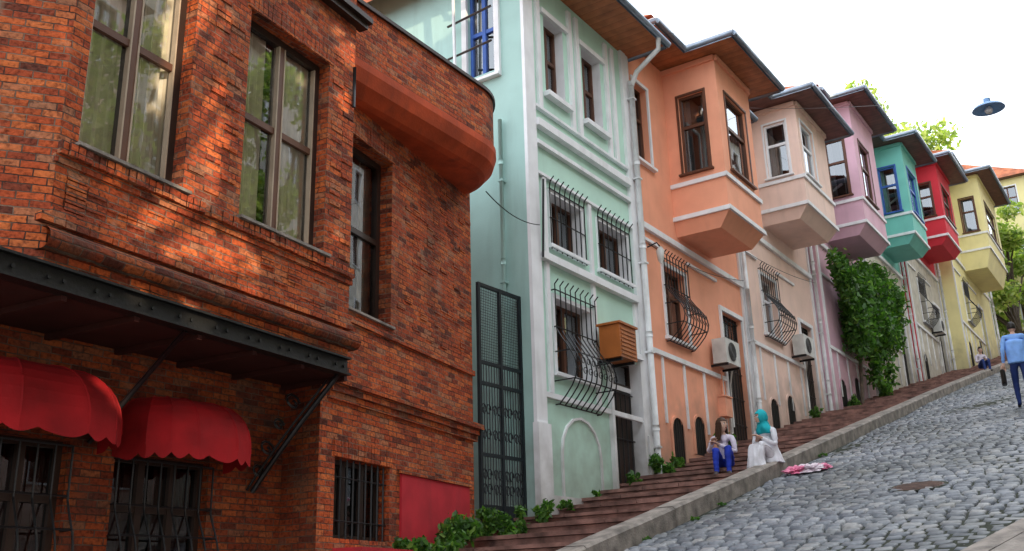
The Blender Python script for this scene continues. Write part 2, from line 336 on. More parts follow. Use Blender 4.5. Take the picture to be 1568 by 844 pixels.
def roof(par,fr,u0,u1,over,zw,depth,nm='roof'):
    mb=MB(fr); zt=zw+1.4; z=zw+.1
    mb.face([(u0,over,z),(u1,over,z),(u1,-depth/2,zt),(u0,-depth/2,zt)],'tile')
    mb.face([(u1,-depth,z),(u0,-depth,z),(u0,-depth/2,zt),(u1,-depth/2,zt)],'tile')
    mb.face([(u0,over,z),(u0,-depth/2,zt),(u0,-depth,z)],'tile'); mb.face([(u1,over,z),(u1,-depth,z),(u1,-depth/2,zt)],'tile')
    mb.build(nm,par)
def downpipe(mb,u,z0,z1,d=.12,r=.05,mat='pipe'):
    mb.tube([(u,d,z0),(u,d,z1)],r,mat,10)
    z=z0+.6
    while z<z1: 
        mb.box(u-r-.01,u+r+.01,0,d+r+.008,z,z+.035,mat); mb.tube([(u,d,z+.3),(u,d,z+.4)],r*1.2,mat,10); z+=1.7
def acunit(par,fr,u,z,w=.75,h=.52,dp=.3,nm='ac_unit'):
    mb=MB(fr); mb.box(u,u+w,.08,.08+dp,z,z+h,'ac')
    c=(u+w*.42,z+h/2)
    for k in range(4):
        rr=.06+.045*k; mb.tube([(c[0]+rr*math.cos(a),.08+dp+.012,c[1]+rr*math.sin(a)) for a in np.linspace(0,2*math.pi,17)],.006,'acd',4,caps=False)
    mb.face([(c[0]+.2*math.cos(a),.08+dp+.004,c[1]+.2*math.sin(a)) for a in np.linspace(0,2*math.pi,19)[:-1]],'acd')
    mb.box(u+.05,u+.09,0,.08+dp,z-.05,z-.004,'iron'); mb.box(u+w-.1,u+w-.06,0,.08+dp,z-.05,z-.004,'iron')
    mb.tube([(u+w-.05,.2,z+.1),(u+w+.1,.15,z+.05),(u+w+.12,.06,z-.3),(u+w+.12,.05,z-1.2)],.018,'ac',6)
    mb.build(nm,par)
def bay(par,fr,b0,b1,bd,z0,zt,mat,wins_front,wins_side,fmat='brownframe',trim='white',drop=.3,band=.72,cols=1,cur='curtaind',sof=None):
    T,Nn=fr.t,fr.n
    F0=Fr(*fr.w(b0,bd,0)[:2],T[0],T[1]); wf=b1-b0
    p=fr.w(b0,0,0); FL=Fr(p[0],p[1],Nn[0],Nn[1]); p=fr.w(b1,bd,0); FR=Fr(p[0],p[1],-Nn[0],-Nn[1])
    for nm,f,w,ws in(('bay_front',F0,wf,wins_front),('bay_side',FL,bd,wins_side),('bay_side_far',FR,bd,wins_side)):
        mb=MB(f)
        ops=[(a*w,b*w,c,e) for a,b,c,e in ws]
        mb.wall(0,w,z0,zt,ops,mat,0,.1)
        for a,b,c,e in ops:
            window(mb,a,b,c,e,-.06,fmat,None,cols,(.6,),'glass2',cur,.055,rd=.25,curs=[(.05,.3),(.7,.95)])
            surround(mb,a,b,c,e,fmat,.05,.02,True)
        for zz,hh,pr in((z0-.001,.09,.05),(z0+band,.09,.045)):
            mb.box(-.05 if f is F0 else 0,w+.05 if f is F0 else w,0,pr if f is F0 else pr-.003,zz,zz+hh,trim)
        mb.box(0,w,0,.06,zt-.12,zt-.002,mat)
        mb.build(nm,par)
    mb=MB(fr); zb=z0-drop; i=.25
    sm=sof or mat
    B=[(b0+.1,0,zb),(b0+.1,bd-i,zb),(b1-.1,bd-i,zb),(b1-.1,0,zb)]
    A=[(b0,0,z0),(b0,bd,z0),(b1,bd,z0),(b1,0,z0)]
    for k in range(3): mb.face([B[k],B[k+1],A[k+1],A[k]],sm)
    mb.face(B,sm)
    mb.build('bay_base',par)
def foliage(name,clumps,n,size,mat,par=None,shell_=.55,gaps=None):
    tot=sum(c[3]*c[4]*c[5] for c in clumps)
    vs=[]
    for (cx,cy,cz,rx,ry,rz) in clumps:
        k=max(8,int(n*(rx*ry*rz)/tot)); dirs=rng.normal(size=(k,3)); dirs/=np.linalg.norm(dirs,axis=1)[:,None]
        rad=(shell_+(1-shell_)*rng.random(k))*(1+.25*rng.normal(size=k)*.5)
        p=np.array([cx,cy,cz])+dirs*rad[:,None]*np.array([rx,ry,rz]); vs.append(p)
    P=np.concatenate(vs)
    if gaps is not None:
        keep=np.ones(len(P),bool)
        for (o,d,r) in gaps:
            o=np.array(o);d=np.array(d); q=P-o; t=q@d; dist=np.linalg.norm(q-t[:,None]*d,axis=1)
            keep&=~((dist<r*(.95+.25*rng.random(len(P))))&(rng.random(len(P))<.995))
        P=P[keep]
    k=len(P)
    a=rng.normal(size=(k,3)); a/=np.linalg.norm(a,axis=1)[:,None]; b=rng.normal(size=(k,3)); b=np.cross(a,b); b/=np.linalg.norm(b,axis=1)[:,None]
    s=size*(.6+.8*rng.random(k))[:,None]
    c=np.cross(a,b)
    v=np.empty((k,6,3)); v[:,0]=P-a*s; v[:,1]=P-a*s*.3+b*s*.42; v[:,2]=P+a*s*.45+b*s*.35; v[:,3]=P+a*s+c*s*.2; v[:,4]=P+a*s*.45-b*s*.35; v[:,5]=P-a*s*.3-b*s*.42
    v[:,1]+=c*s*.15; v[:,2]+=c*s*.15; v[:,4]+=c*s*.15; v[:,5]+=c*s*.15
    base=(np.arange(k)*6)[:,None]
    f=np.concatenate([base+np.array([0,1,2,3]),base+np.array([0,3,4,5])])
    me=bpy.data.meshes.new(name); me.vertices.add(k*6); me.vertices.foreach_set('co',v.reshape(-1)); 
    me.loops.add(k*8); me.loops.foreach_set('vertex_index',f.reshape(-1)); me.polygons.add(k*2)
    me.polygons.foreach_set('loop_start',np.arange(0,k*8,4)); me.polygons.foreach_set('loop_total',np.full(k*2,4)); me.update(calc_edges=True)
    me.materials.append(M[mat]); ob=bpy.data.objects.new(name,me); COL.objects.link(ob)
    if par: ob.parent=par
    return ob
def tree(name,x,y,zg,h,cr,n,size,mat,seed=0,trunk_r=.22,low=.35,nb=16,cs=1.,gaps=None):
    r=random.Random(seed); e=empty(name); mb=MB()
    mb.tube([(x,y,zg-.3),(x+.1,y,zg+h*.25),(x-.1,y+.1,zg+h*.5),(x,y,zg+h*.8)],.2,'bark',10,True,rad=[trunk_r,trunk_r*.8,trunk_r*.55,trunk_r*.2])
    cl=[]
    for i in range(nb):
        a=r.random()*6.28; t=low+(1-low)*r.random(); q=cr*math.sin(math.pi*min(1,(t-low)/(1-low)*.8+.15))*(.45+.5*r.random())
        p=(x+q*math.cos(a),y+q*math.sin(a),zg+h*t)
        mb.tube([(x,y,zg+h*(low*.7+.3*(t-low))),((x+p[0])/2,(y+p[1])/2,zg+h*t*.88),p],.05,'bark',6,True,rad=[trunk_r*.4,trunk_r*.22,.02])
        s=cr*(.28+.22*r.random())*cs; cl.append((p[0],p[1],p[2],s,s,s*.75))
    mb.build('trunk',e); foliage('crown',cl,n,size,mat,e,shell_=.3,gaps=gaps); return e

sun_az=math.radians(250); el=math.radians(19)
sv=Vector((math.cos(el)*math.cos(sun_az),math.cos(el)*math.sin(sun_az),math.sin(el)))

# ================================================================== GROUND / ROAD / STAIRS
def yc(x): return -2.42 if x<28 else -2.42-.9*((x-28)/24)**1.6
RK=[(-12,-5.0),(2,-5.0),(6,-5.5),(8.6,-6.14),(10.3,-6.6),(12.5,-7.4),(15,-8.6),(18,-9.2),(30,-9.4),(90,-9.8)]
def yr(x):
    for (a,b),(c,d) in zip(RK,RK[1:]):
        if x<=c: return b+(d-b)*max(0,(x-a))/(c-a)
    return RK[-1][1]
XM=70.
def build_ground():
    mb=MB()
    def gz(x): return g(x) if x<XM else g(XM)+.06*(x-XM)
    xs=[-400,-150,-60,-20,0,20,40,60,XM,100,200,500]
    for a,b in zip(xs,xs[1:]):
        for c,d in((-400,-60),(-60,-9),(-9,9),(9,60),(60,400)):
            za,zb=(gz(a) if a>-20 else g(-20)),(gz(b) if b>-20 else g(-20))
            mb.face([(a,c,za-.35),(b,c,zb-.35),(b,d,zb-.35),(a,d,za-.35)],'ground',world=True)
    mb.build('ground')
    mb=MB(); st=1.0; x=-12
    while x<XM:
        x2=x+st
        mb.face([(x,yr(x),g(x)-.13),(x2,yr(x2),g(x2)-.13),(x2,yc(x2)+.05,g(x2)-.13),(x,yc(x)+.05,g(x)-.13)],'joint',world=True); x=x2
    road=mb.build('road')
    V=[];F=[]; x=2.0; r=random.Random(3)
    while x<XM:
        pitch=.145+.022*r.random()+(0 if x<34 else .05)
        y=yr(x+.07)+.02+r.random()*.15; ye=yc(x+.07)-.02
        while y<ye:
            w=.13+.10*r.random()
            if x>34: w*=1.5
            g_=.022; x0,x1=x+g_*r.random(),x+pitch-g_*.9; y0,y1=y+g_*.4,min(y+w,ye)-g_*.7
            if y1-y0>.03:
                wob=.05*math.sin(y*1.1+x*.25)+.02*math.sin(y*4.1+x)
                j=lambda s=.008:(r.random()-.5)*2*s
                hz=.028+j(.008)+.012*math.sin(x*1.1+y*.9); i=.018; tl=j(.08); tk=j(.08)
                b=len(V)
                for (a,c) in((x0,y0),(x1,y0),(x1,y1),(x0,y1)): V.append((a+wob+j(.008),c+j(.008),g(a)-.13-.01))
                for (a,c) in((x0+i*.35,y0+i*.35),(x1-i*.35,y0+i*.35),(x1-i*.35,y1-i*.35),(x0+i*.35,y1-i*.35)): V.append((a+wob+j(.008),c+j(.008),g(a)-.13+hz*.55))
                for (a,c) in((x0+i*1.3,y0+i*1.3),(x1-i*1.3,y0+i*1.3),(x1-i*1.3,y1-i*1.3),(x0+i*1.3,y1-i*1.3)): V.append((a+wob,c,g(a)-.13+hz+(a-x0-.06)*tl+(c-y0-.07)*tk))
                for o in(0,4):
                    for k in range(4): F.append((b+o+k,b+o+(k+1)%4,b+o+4+(k+1)%4,b+o+4+k))
                F.append((b+8,b+9,b+10,b+11))
            y+=w
        x+=pitch
    me=bpy.data.meshes.new('setts'); me.from_pydata(V,[],F); me.materials.append(M['sett']); me.polygons.foreach_set('use_smooth',[True]*len(F)); me.update()
    ob=bpy.data.objects.new('setts',me); COL.objects.link(ob); ob.parent=road
    mb=MB(); pts=[]
    for (a,b),(c,d) in zip(RK,RK[1:]):
        n=max(1,int((c-a)/1.2))
        for k in range(n): t=k/n; pts.append((a+(c-a)*t,b+(d-b)*t))
    pts.append(RK[-1]); pts=[p for p in pts if p[0]<=XM]
    for p,q in zip(pts,pts[1:]):
        z,z2=g(p[0])+.02,g(q[0])+.02; e=.02; X=p[0]+e
        mb.face([(X,p[1],z-.3),(X,p[1],z),(q[0],q[1],z2),(q[0],q[1],z2-.3)],'stone',world=True)
        mb.face([(X,p[1],z),(X,p[1]-.22,z),(q[0],q[1]-.22,z2),(q[0],q[1],z2)],'stone',world=True)
        mb.face([(p[0],p[1]-.22,z-.006),(p[0],-14,z-.006),(q[0],-14,z2-.006),(q[0],q[1]-.22,z2-.006)],'stone',world=True)
    mb.build('pavement')
    mb=MB(); x=1.9; LS=.7
    while x<56:
        zt=g(x)+.08; y1=yc(x)+.26; wob=random.uniform(-.008,.008)
        mb.box(x,x+LS+.05,-.6,-y1,zt-.5,zt-.056,'step')
        cuts=[-.6,.55+.4*random.random(),1.3+.4*random.random(),-y1-.003]
        for a,b in zip(cuts,cuts[1:]):
            o=random.uniform(-.012,.012)
            mb.box(x-.04+o,x+LS-.01,a+.004,b-.004,zt-.05,zt+wob+random.uniform(-.007,.007),'step')
        x+=LS
    mb.build('stone_stairs')
    mb=MB(); x=-3.
    while x<56:
        x2=x+1.1; a=x+.006
        ya,yb=yc(a),yc(x2); dz=random.uniform(-.004,.004); za,zb=g(a)+.115+dz,g(x2)+.115+dz
        w=.27; c=.03
        mb.face([(a,ya,za-.5),(x2,yb,zb-.5),(x2,yb,zb-c),(a,ya,za-c)],'stone',world=True)
        mb.face([(a,ya,za-c),(x2,yb,zb-c),(x2,yb+c,zb),(a,ya+c,za)],'stone',world=True)
        mb.face([(a,ya+c,za),(x2,yb+c,zb),(x2,yb+w,zb),(a,ya+w,za)],'stone',world=True)
        mb.face([(a,ya+w,za),(x2,yb+w,zb),(x2,yb+w,zb-.5),(a,ya+w,za-.5)],'stone',world=True)
        x=x2
    mb.build('stair_kerb')
build_ground()
def tread(x): return g(1.9+.7*math.floor((x-1.9)/.7))+.08

# ================================================================== BRICK HOUSE
def brick_house():
    E=empty('brick_house')
    FB=Fr(7.25,-.75,1,.114); UL=-3.62
    mb=MB(FB)
    W1=(-3.45,-2.38,5.0,7.3); W2=(-1.69,-.45,5.0,7.22)
    mb.wall(UL,0,3.98,10.5,[W1,W2],'brick',0,.2)
    mb.face([(0,0,3.98),(0,-1.2,3.98),(0,-1.2,10.5),(0,0,10.5)],'brick')
    a=(UL,0); b=(UL-1.0,-.9)
    mb.face([(b[0],b[1],3.98),(a[0],a[1],3.98),(a[0],a[1],10.5),(b[0],b[1],10.5)],'brick')
    def course(z0,z1,pr,step,mat='brick',w=.062,jit=.006,u0=UL,u1=.02):
        u=u0
        while u<u1:
            mb.box(u,min(u+w,u1),-.02,pr+random.uniform(-jit,jit),z0+random.uniform(-.003,.003),z1+random.uniform(-.003,.003),mat); u+=step
    course(4.86,4.965,.055,.07,jit=.012)
    mb.box(UL-.02,.03,-.02,.02,4.79,4.856,'brick')
    course(4.36,4.425,.03,.215,w=.207); course(4.29,4.355,.055,.215,w=.207,u0=UL-.1)
    zc=4.17; r=.085
    prof=[(r*math.cos(t),zc+r*math.sin(t)) for t in np.linspace(-math.pi/2,math.pi/2,9)]
    p0=FB.w(UL-.05,.03,0); p1=FB.w(.08,.03,0)
    n=18; path=[(p0[0]+(p1[0]-p0[0])*i/n,p0[1]+(p1[1]-p0[1])*i/n) for i in range(n+1)]
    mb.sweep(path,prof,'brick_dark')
    mb.face([(.08,-.02,zc-r),(.08,.03,zc-r)]+[(.08,.03+q[0],q[1]) for q in prof]+[(.08,-.02,zc+r)],'brick_dark')
    mb.face([(UL-.05,.03,4.085),(.08,.03,4.085),(.08,-.2,4.085),(UL-.05,-.2,4.085)],'brick_dark')
    mb.face([(UL-.05,.03,4.255),(.08,.03,4.255),(.08,-.0,4.258),(UL-.05,-.0,4.258)],'brick_dark')
    mb.box(UL-.1,.1,-.02,.10,7.92,7.99,'darkframe'); mb.box(UL-.12,.13,-.02,.15,7.995,8.06,'darkframe')
    for w in(W1,W2):
        u=w[0]-.05
        while u<w[1]+.04: mb.box(u,u+.06,-.02,.012+random.uniform(-.003,.004),w[3]+.005,w[3]+.2,'brick'); u+=.068
        mb.box(w[0]-.04,w[1]+.04,-.2,.075,4.97,4.998,'stone')
    for i in range(120):
        a=random.choice([random.uniform(UL+.02,-3.48),random.uniform(-2.33,-1.9),random.uniform(-.42,-.2),random.uniform(UL,-.2)]); a=round(a/.195)*.195
        z=(4.44+.062*random.randint(0,4)) if a<-.45 and not(-2.35<a<-1.85) else 4.97+.062*random.randint(1,44)
        mb.box(a,a+.18,-.02,random.uniform(.004,.014),z+.004,z+.054,'brick')
    mb.build('bay_walls',E)
    mb=MB(FB)
    for w,c in((W1,[(0.02,.47),(.53,.98)]),(W2,[(0.02,.38),(.52,.98)])):
        window(mb,w[0],w[1],w[2],w[3],-.15,'darkframe','brownframe',2,(.52,),'glass','curtain',.085,mull=.034,curs=c,cd=.10)
        u=(w[0]+w[1])/2
        for q in(w[0]+.085,u-.050,u+.034,w[1]-.101): mb.box(q,q+.016,-.18,-.128,5.09,w[3]-.09,'litframe')
    mb.build('bay_windows',E)
    mb=MB(FB); mb.tube([(-.07,.05,7.35),(-.07,.05,6.85)],.02,'iron',8)
    mb.box(UL-.9,-.02,-.06,.07,3.965,3.985,'beam'); mb.box(UL-.9,-.02,-.06,.07,3.80,3.82,'beam'); mb.box(UL-.9,-.02,-.02,.02,3.82,3.965,'beam')
    u=UL-.8
    while u<-.05:
        for t in(0,.13): mb.tube([(u+t,.02,3.89),(u+t,.038,3.89)],.016,'beam',8)
        u+=.42
    mb.face([(UL-1,.02,3.812),(0,.02,3.812),(0,-1.4,3.812),(UL-1,-1.4,3.812)],'soffitr')
    for k in range(6): 
        u=UL+.2+k*.68; mb.box(u,u+.05,-1.1,-.02,3.76,3.81,'soffitr')
    A=FB.w(-.12,-.02,3.80); B=(6.75,.02,2.66)
    pts=[A]
    for t in np.linspace(.05,1,12):
        p=[A[i]+(B[i]-A[i])*t for i in range(3)]; s=math.sin(math.pi*t)*.12; p[0]-=s*.2; p[1]+=s*.6; p[2]-=s*.5; pts.append(tuple(p))
    mb.tube(pts,.028,'iron',6,True)
    mb.tube([(p[0]-.02,p[1]+.06,p[2]+.02) for p in pts[1:]],.014,'iron',6,True)
    for k,(cx,cz,rr) in enumerate(((6.78,2.86,.075),(6.80,3.08,.09),(6.86,3.32,.07),(6.95,3.55,.1))):
        cy=-.02-.09*k
        mb.tube([(cx+rr*(1-a*.05)*math.cos(a*.55),cy+rr*.3*math.sin(a*.55),cz+rr*(1-a*.05)*math.sin(a*.55)) for a in range(14)],.014,'iron',5,True)
    A2=FB.w(-2.2,-.02,3.80); mb.tube([A2,(4.9,-.02,2.95)],.025,'iron',6,True)
    mb.build('canopy_beam',E)
    FLo=Fr(7.2,.1,1,.03); mb=MB(FLo)
    LW=[(-3.55,-2.45,1.75,2.95),(-2.0,-.95,1.75,2.9)]
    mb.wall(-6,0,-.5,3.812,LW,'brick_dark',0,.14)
    for w in LW:
        window(mb,*w,-.1,'darkframe','darkframe',3,(.6,),'glass3','curtainr',.06,curs=[(0,.35),(.6,1)])
        grille(mb,w[0]+.0,w[1]-.0,w[2]-.1,w[3]-.05,.16,8,.04,False,.010,False)
    mb.build('lower_wall',E)
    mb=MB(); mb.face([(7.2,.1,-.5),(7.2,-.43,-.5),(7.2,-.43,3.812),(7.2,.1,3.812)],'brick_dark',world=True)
    mb.build('return_wall',E)
    FR_=Fr(10.85,.3,1,.2); mb=MB(FR_); k=1.0198
    def u(x): return (x-10.85)*k
    WU=(u(7.62),u(8.6),4.72,6.86); WL=(u(7.5),u(8.62),2.22,3.05); PN=(u(8.85),u(10.65),.2,3.0)
    mb.wall(-3.72,0,-.5,8.25,[WU,WL],'brick',0,.22)
    mb.face([(0,0,-.5),(0,-8,-.5),(0,-8,8.2),(0,0,8.2)],'brick')
    mb.face([(-9.5,-8,-.5),(-9.5,-1.5,-.5),(-9.5,-1.5,8.2),(-9.5,-8,8.2)],'brick')
    mb.face([(0,-8,-.5),(-9.5,-8,-.5),(-9.5,-8,8.2),(0,-8,8.2)],'brick')
    mb.face([(0,-.02,8.2),(0,-8,8.2),(-9.5,-8,8.2),(-9.5,-1,8.2)],'tile')
    mb.box(-3.6,.10,-.02,.07,3.72,3.80,'brick'); mb.box(-3.6,.13,-.02,.11,3.802,3.87,'brick'); mb.box(-3.6,.07,-.02,.035,3.64,3.717,'brick')
    mb.box(WU[0],0.02,-.02,.035,4.55,4.62,'brick'); mb.box(WU[0]-.05,WU[1]+.05,-.2,.04,4.69,4.718,'stone')
    for w in(WU,WL):
        q=w[0]-.03
        while q<w[1]+.03: mb.box(q,q+.06,-.02,.01+random.uniform(-.003,.004),w[3]+.004,w[3]+.2,'brick'); q+=.068
    for i in range(90):
        a=random.uniform(-2.1,-.25); z=4.75+.062*random.randint(0,36)
        a=round(a/.195)*.195
        mb.box(a,a+.18,-.02,random.uniform(.004,.014),z+.004,z+.054,'brick')
    mb.box(PN[0],PN[1],-.02,.03,.2,3.0,'redpanel'); mb.box(PN[0]-.06,PN[1]+.05,-.02,.05,3.003,3.05,'brick')
    mb.box(u(7.5),u(8.85)-.07,0,.35,.5,2.12,'redpanel')
    window(mb,*WU,-.18,'darkframe','darkframe',1,(.5,),'glass','curtaind',.08)
    window(mb,*WL,-.15,'darkframe','darkframe',3,(),'glass3','curtain',.05,curs=[(.1,.5)])
    n=9
    for i in range(n):
        q=WL[0]+.06+(WL[1]-WL[0]-.12)*i/(n-1); mb.tube([(q,-.05,WL[2]),(q,-.05,WL[3])],.011,'iron',5)
    for z in(2.4,2.85): mb.tube([(WL[0],-.05,z),(WL[1],-.05,z)],.01,'iron',5)
    mb.build('recessed_wall',E)
    mb=MB(); path=[(7.2+2.8*i/14,-.60+.05*i/14) for i in range(14)]+[(10.0+.9*math.sin(a),.35-.9*math.cos(a)) for a in np.linspace(0,math.pi/2,16)]+[(10.9,.6)]
    mb.sweep(path,[(-.22,7.24),(-.14,7.27),(-.02,7.40),(.03,7.56),(.03,7.66)],'orange')
    mb.sweep(path,[(.03,7.66),(.0,7.66),(0,8.42)],'brick')
    mb.sweep(path,[(0,8.42),(.035,8.42),(.035,8.47),(-.2,8.48),(-.2,8.0)],'darkframe')
    pts=[]; n=len(path)
    for i in range(n):
        a=path[max(i-1,0)]; c=path[min(i+1,n-1)]; tx,ty=c[0]-a[0],c[1]-a[1]; l=math.hypot(tx,ty); pts.append((path[i][0]-ty/l*.22,path[i][1]+tx/l*.22))
    for i in range(n-1):
        mb.face([(pts[i][0],pts[i][1],7.242),(pts[i][0],1.0,7.242),(pts[i+1][0],1.0,7.242),(pts[i+1][0],pts[i+1][1],7.242)],'orange',world=True)
        mb.face([(pts[i][0],pts[i][1],8.1),(pts[i+1][0],pts[i+1][1],8.1),(pts[i+1][0],1.0,8.1),(pts[i][0],1.0,8.1)],'stone',world=True)
    mb.build('balcony',E)
    for u0,u1,zb,zt in((-3.85,-2.2,2.98,3.5),(-2.05,-.8,2.93,3.42)):
        a=empty('window_awning'); mb=MB(Fr(7.2,.1-.005,1,.03)); uc=(u0+u1)/2; hw=(u1-u0)/2; D=.66; nr=7; nseg=42
        def P(i,j):
            th=math.pi*i/nseg; ph=(math.pi/2)*j/8; seg=math.pi/nr
            q=(th%seg)/seg; rr=1-.035*math.sin(math.pi*q)
            ex=math.copysign(abs(math.cos(th))**.7,math.cos(th)); ey=math.sin(th)**.6 if math.sin(th)>1e-6 else 0
            cp=math.cos(ph)**.62 if math.cos(ph)>1e-6 else 0
            return (uc-ex*hw*rr*(.35+.65*cp) if j<8 else uc-ex*hw*.35,max(.0,ey*D*rr*cp)+.01,zb+(zt-zb)*math.sin(ph)**.9)
        for j in range(8):
            for i in range(nseg):
                mb.face([P(i,j),P(i+1,j),P(i+1,j+1),P(i,j+1)],'awning')
        for i in range(nseg*2):
            def V_(q,low):
                i0=q/2; p=P(i0,0); th=math.pi*i0/nseg; sc=abs(math.sin(th*nr*1.5))*.05+.07
                return (p[0],p[1]+.004,p[2]-(sc if low else 0))
            mb.face([V_(i,1),V_(i+1,1),V_(i+1,0),V_(i,0)],'awning')
        for k in range(nr+1):
            i=nseg*k/nr; mb.tube([P(i,j) for j in range(9)],.009,'awning',4)
        mb.build('canvas',a)
    return E
brick_house()

def gate():
    mb=MB(Fr(10.95,.25,1,-.05))
    x1=.98
    for u in(0,.49,x1): mb.box(u-.025,u+.025,-.025,.025,2.2,5.95,'gate')
    for z in(2.5,3.45,4.45,4.75,5.9): mb.box(.0,x1,-.02,.02,z,z+.05,'gate')
    mb.box(0,x1,-.006,.006,2.3,2.8,'gate')
    for i in range(16):
        u=.03+i*.0615; mb.tube([(u,.0,2.5),(u,.0,4.75)],.008,'gate',4)
    for i in range(24): 
        u=i*.041; mb.tube([(u,0,4.75),(u,0,5.95)],.004,'gate',3,caps=False)
    for i in range(29): 
        z=4.78+i*.041; mb.tube([(0,0.004,z),(x1,0.004,z)],.004,'gate',3,caps=False)
    for cu in(.12,.37,.62,.86):
        for cz in(3.0,3.2,3.75,4.1):
            for sg in(1,-1):
                mb.tube([(cu+sg*.05+sg*.055*(1-a*.05)*math.cos(a*.6),.015,cz+.09*(1-a*.05)*math.sin(a*.6)) for a in range(13)],.009,'gate',4)
    mb.build('iron_gate')
gate()

# ================================================================== ROW HOUSES
def mint():
    E=empty('mint_house'); x0,x1=11.95,15.65; Z=11.85
    mb=MB()
    UW=[(12.66,13.3,9.7,11.2),(13.95,14.65,9.7,11.2)]
    MW=[(12.62,13.6,6.93,7.83),(14.2,15.25,6.93,7.83)]
    LW=[(12.62,13.72,4.85,6.05)]; DR=[(14.3,15.35,2.6,5.45)]
    ops=UW+MW+LW+DR
    mb.wall(x0,x1,1.5,Z,ops,'mint',0,.22,'white')
    mb.face([(x1,0,1.5),(x1,-9,1.5),(x1,-9,Z),(x1,0,Z)],'mint')
    mb.build('front_wall',E)
    mb=MB(Fr(11.95,0,0,-1))
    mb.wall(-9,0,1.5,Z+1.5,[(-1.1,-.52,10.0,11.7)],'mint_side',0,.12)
    window(mb,-1.1,-.52,10.0,11.7,-.08,'blueframe','blueframe',2,(.5,),'glass2','curtaind',.05)
    mb.box(-1.2,-1.1,0,.06,9.9,11.8,'white'); mb.box(-.52,-.42,0,.06,9.9,11.8,'white'); mb.box(-1.2,-.42,0,.1,9.85,9.9,'white')
    for z in(10.35,11.0,11.9): mb.tube([(-1.45,.12,z+.1),(-.3,.45,z-.1)],.022,'darkframe',5)
    mb.tube([(-1.2,.25,10.1),(-1.2,.3,12)],.03,'pipe',6)
    downpipe(mb,-.43,2.2,9.0,.07,.035,'mint_side')
    mb.build('side_wall',E)
    mb=MB(); W_='white'
    mb.box(x0-.02,x0+.27,0,.06,1.5,Z,W_); mb.box(x1-.20,x1,0,.06,1.5,Z,W_)
    mb.box(x0-.05,x0+.30,0,.10,1.8,4.0,W_); mb.box(x1-.197,x1+.02,0,.10,2.2,4.2,W_)
    for z,h,p in((8.90,.13,.11),(8.58,.07,.08),(9.25,.05,.07),(6.60,.12,.105),(4.42,.08,.053),(8.05,.05,.062)):
        mb.box(x0+.272,x1-.203,0,p,z,z+h,W_)
    mb.box(x0+.303,14.21,0,.085,2.0,2.98,W_)
    for u in(12.42,13.5,13.75,14.85,15.1): mb.box(u-.06,u+.06,0,.05,9.31,Z-.15,W_)
    for u in(12.42,13.88,15.38): mb.box(u-.05,u+.05,0,.045,4.51,6.59,W_) if u<14 else mb.box(u-.05,u+.05,0,.045,5.63,6.59,W_)
    for u in(12.42,13.88): mb.box(u-.05,u+.05,0,.045,6.73,8.04,W_)
    for o in UW: mb.box(o[0]-.12,o[1]+.12,0,.055,11.205,11.3,W_); mb.box(o[0]-.08,o[1]+.08,0,.12,9.6,9.69,W_)
    for o in MW: surround(mb,*o,W_,.07,.03)
    for o in LW: surround(mb,*o,W_,.07,.03)
    arch(mb,13.25,1.15,2.99,4.2,'mint','white',.0,.04,False)
    mb.box(14.22,14.298,0,.075,2.6,5.51,W_); mb.box(15.352,15.43,0,.075,2.6,5.51,W_); mb.box(14.22,15.43,0,.12,5.52,5.62,W_)
    mb.build('trim',E)
    mb=MB()
    for o in UW: window(mb,*o,-.18,'brownframe','brownframe',2,(.55,),'glass2','curtaind',.05)
    for o in MW: window(mb,*o,-.18,'brownframe','brownframe',2,(),'glass2','curtaind',.05); grille(mb,o[0]-.06,o[1]+.06,o[2]-.08,o[3]+.1,0,8)
    for o in LW: window(mb,*o,-.18,'brownframe','brownframe',2,(),'glass2','curtaind',.05); grille(mb,o[0]-.06,o[1]+.1,o[2]-.5,o[3]+.12,.36,9)
    o=DR[0]; mb.box(o[0],o[1],-.6,-.16,o[2],4.95,'darkframe')
    mb.box(o[0],o[1],-.19,-.14,4.951,5.03,'white')
    window(mb,o[0],o[1],5.03,5.45,-.16,'darkframe','darkframe',1,(),'glass2','curtaind',.04,curs=[])
    for i in range(6): 
        u=o[0]+.1+i*.17; mb.tube([(u,-.13,3.3),(u,-.13,4.9)],.012,'iron',5)
    for z in(3.3,4.1,4.9): mb.tube([(o[0],-.13,z),(o[1],-.13,z)],.013,'iron',5)
    mb.build('windows_and_grilles',E)
    mb=MB(); a,b=13.78,14.36
    mb.box(a,b,.14,.52,5.25,5.80,'woodor'); mb.box(a-.03,b+.03,.11,.55,5.803,5.84,'woodor')
    for k in range(7): mb.box(a+.04,b-.04,.521,.533,5.30+.068*k,5.335+.068*k,'woodor')
    mb.box(a+.06,a+.1,0,.5,5.2,5.247,'iron'); mb.box(b-.1,b-.06,0,.5,5.2,5.247,'iron')
    mb.build('ac_box',E)
    eave(E,W,x0-.5,x1+.25,0,0,0,Z,.85,'soffit'); roof(E,W,x0-.5,x1,.8,Z+.07,9)
    mb=MB()
    mb.tube([(15.5,.88,11.9),(15.5,.85,11.6),(15.62,.3,11.35),(15.66,.14,11.1)],.05,'pipe',8)
    downpipe(mb,15.66,3.4,11.1,.14,.055); 
    mb.tube([(12.2,.1,6.6),(12.2,.16,7.9)],.02,'iron',5)
    mb.build('downpipe',E)
mint()

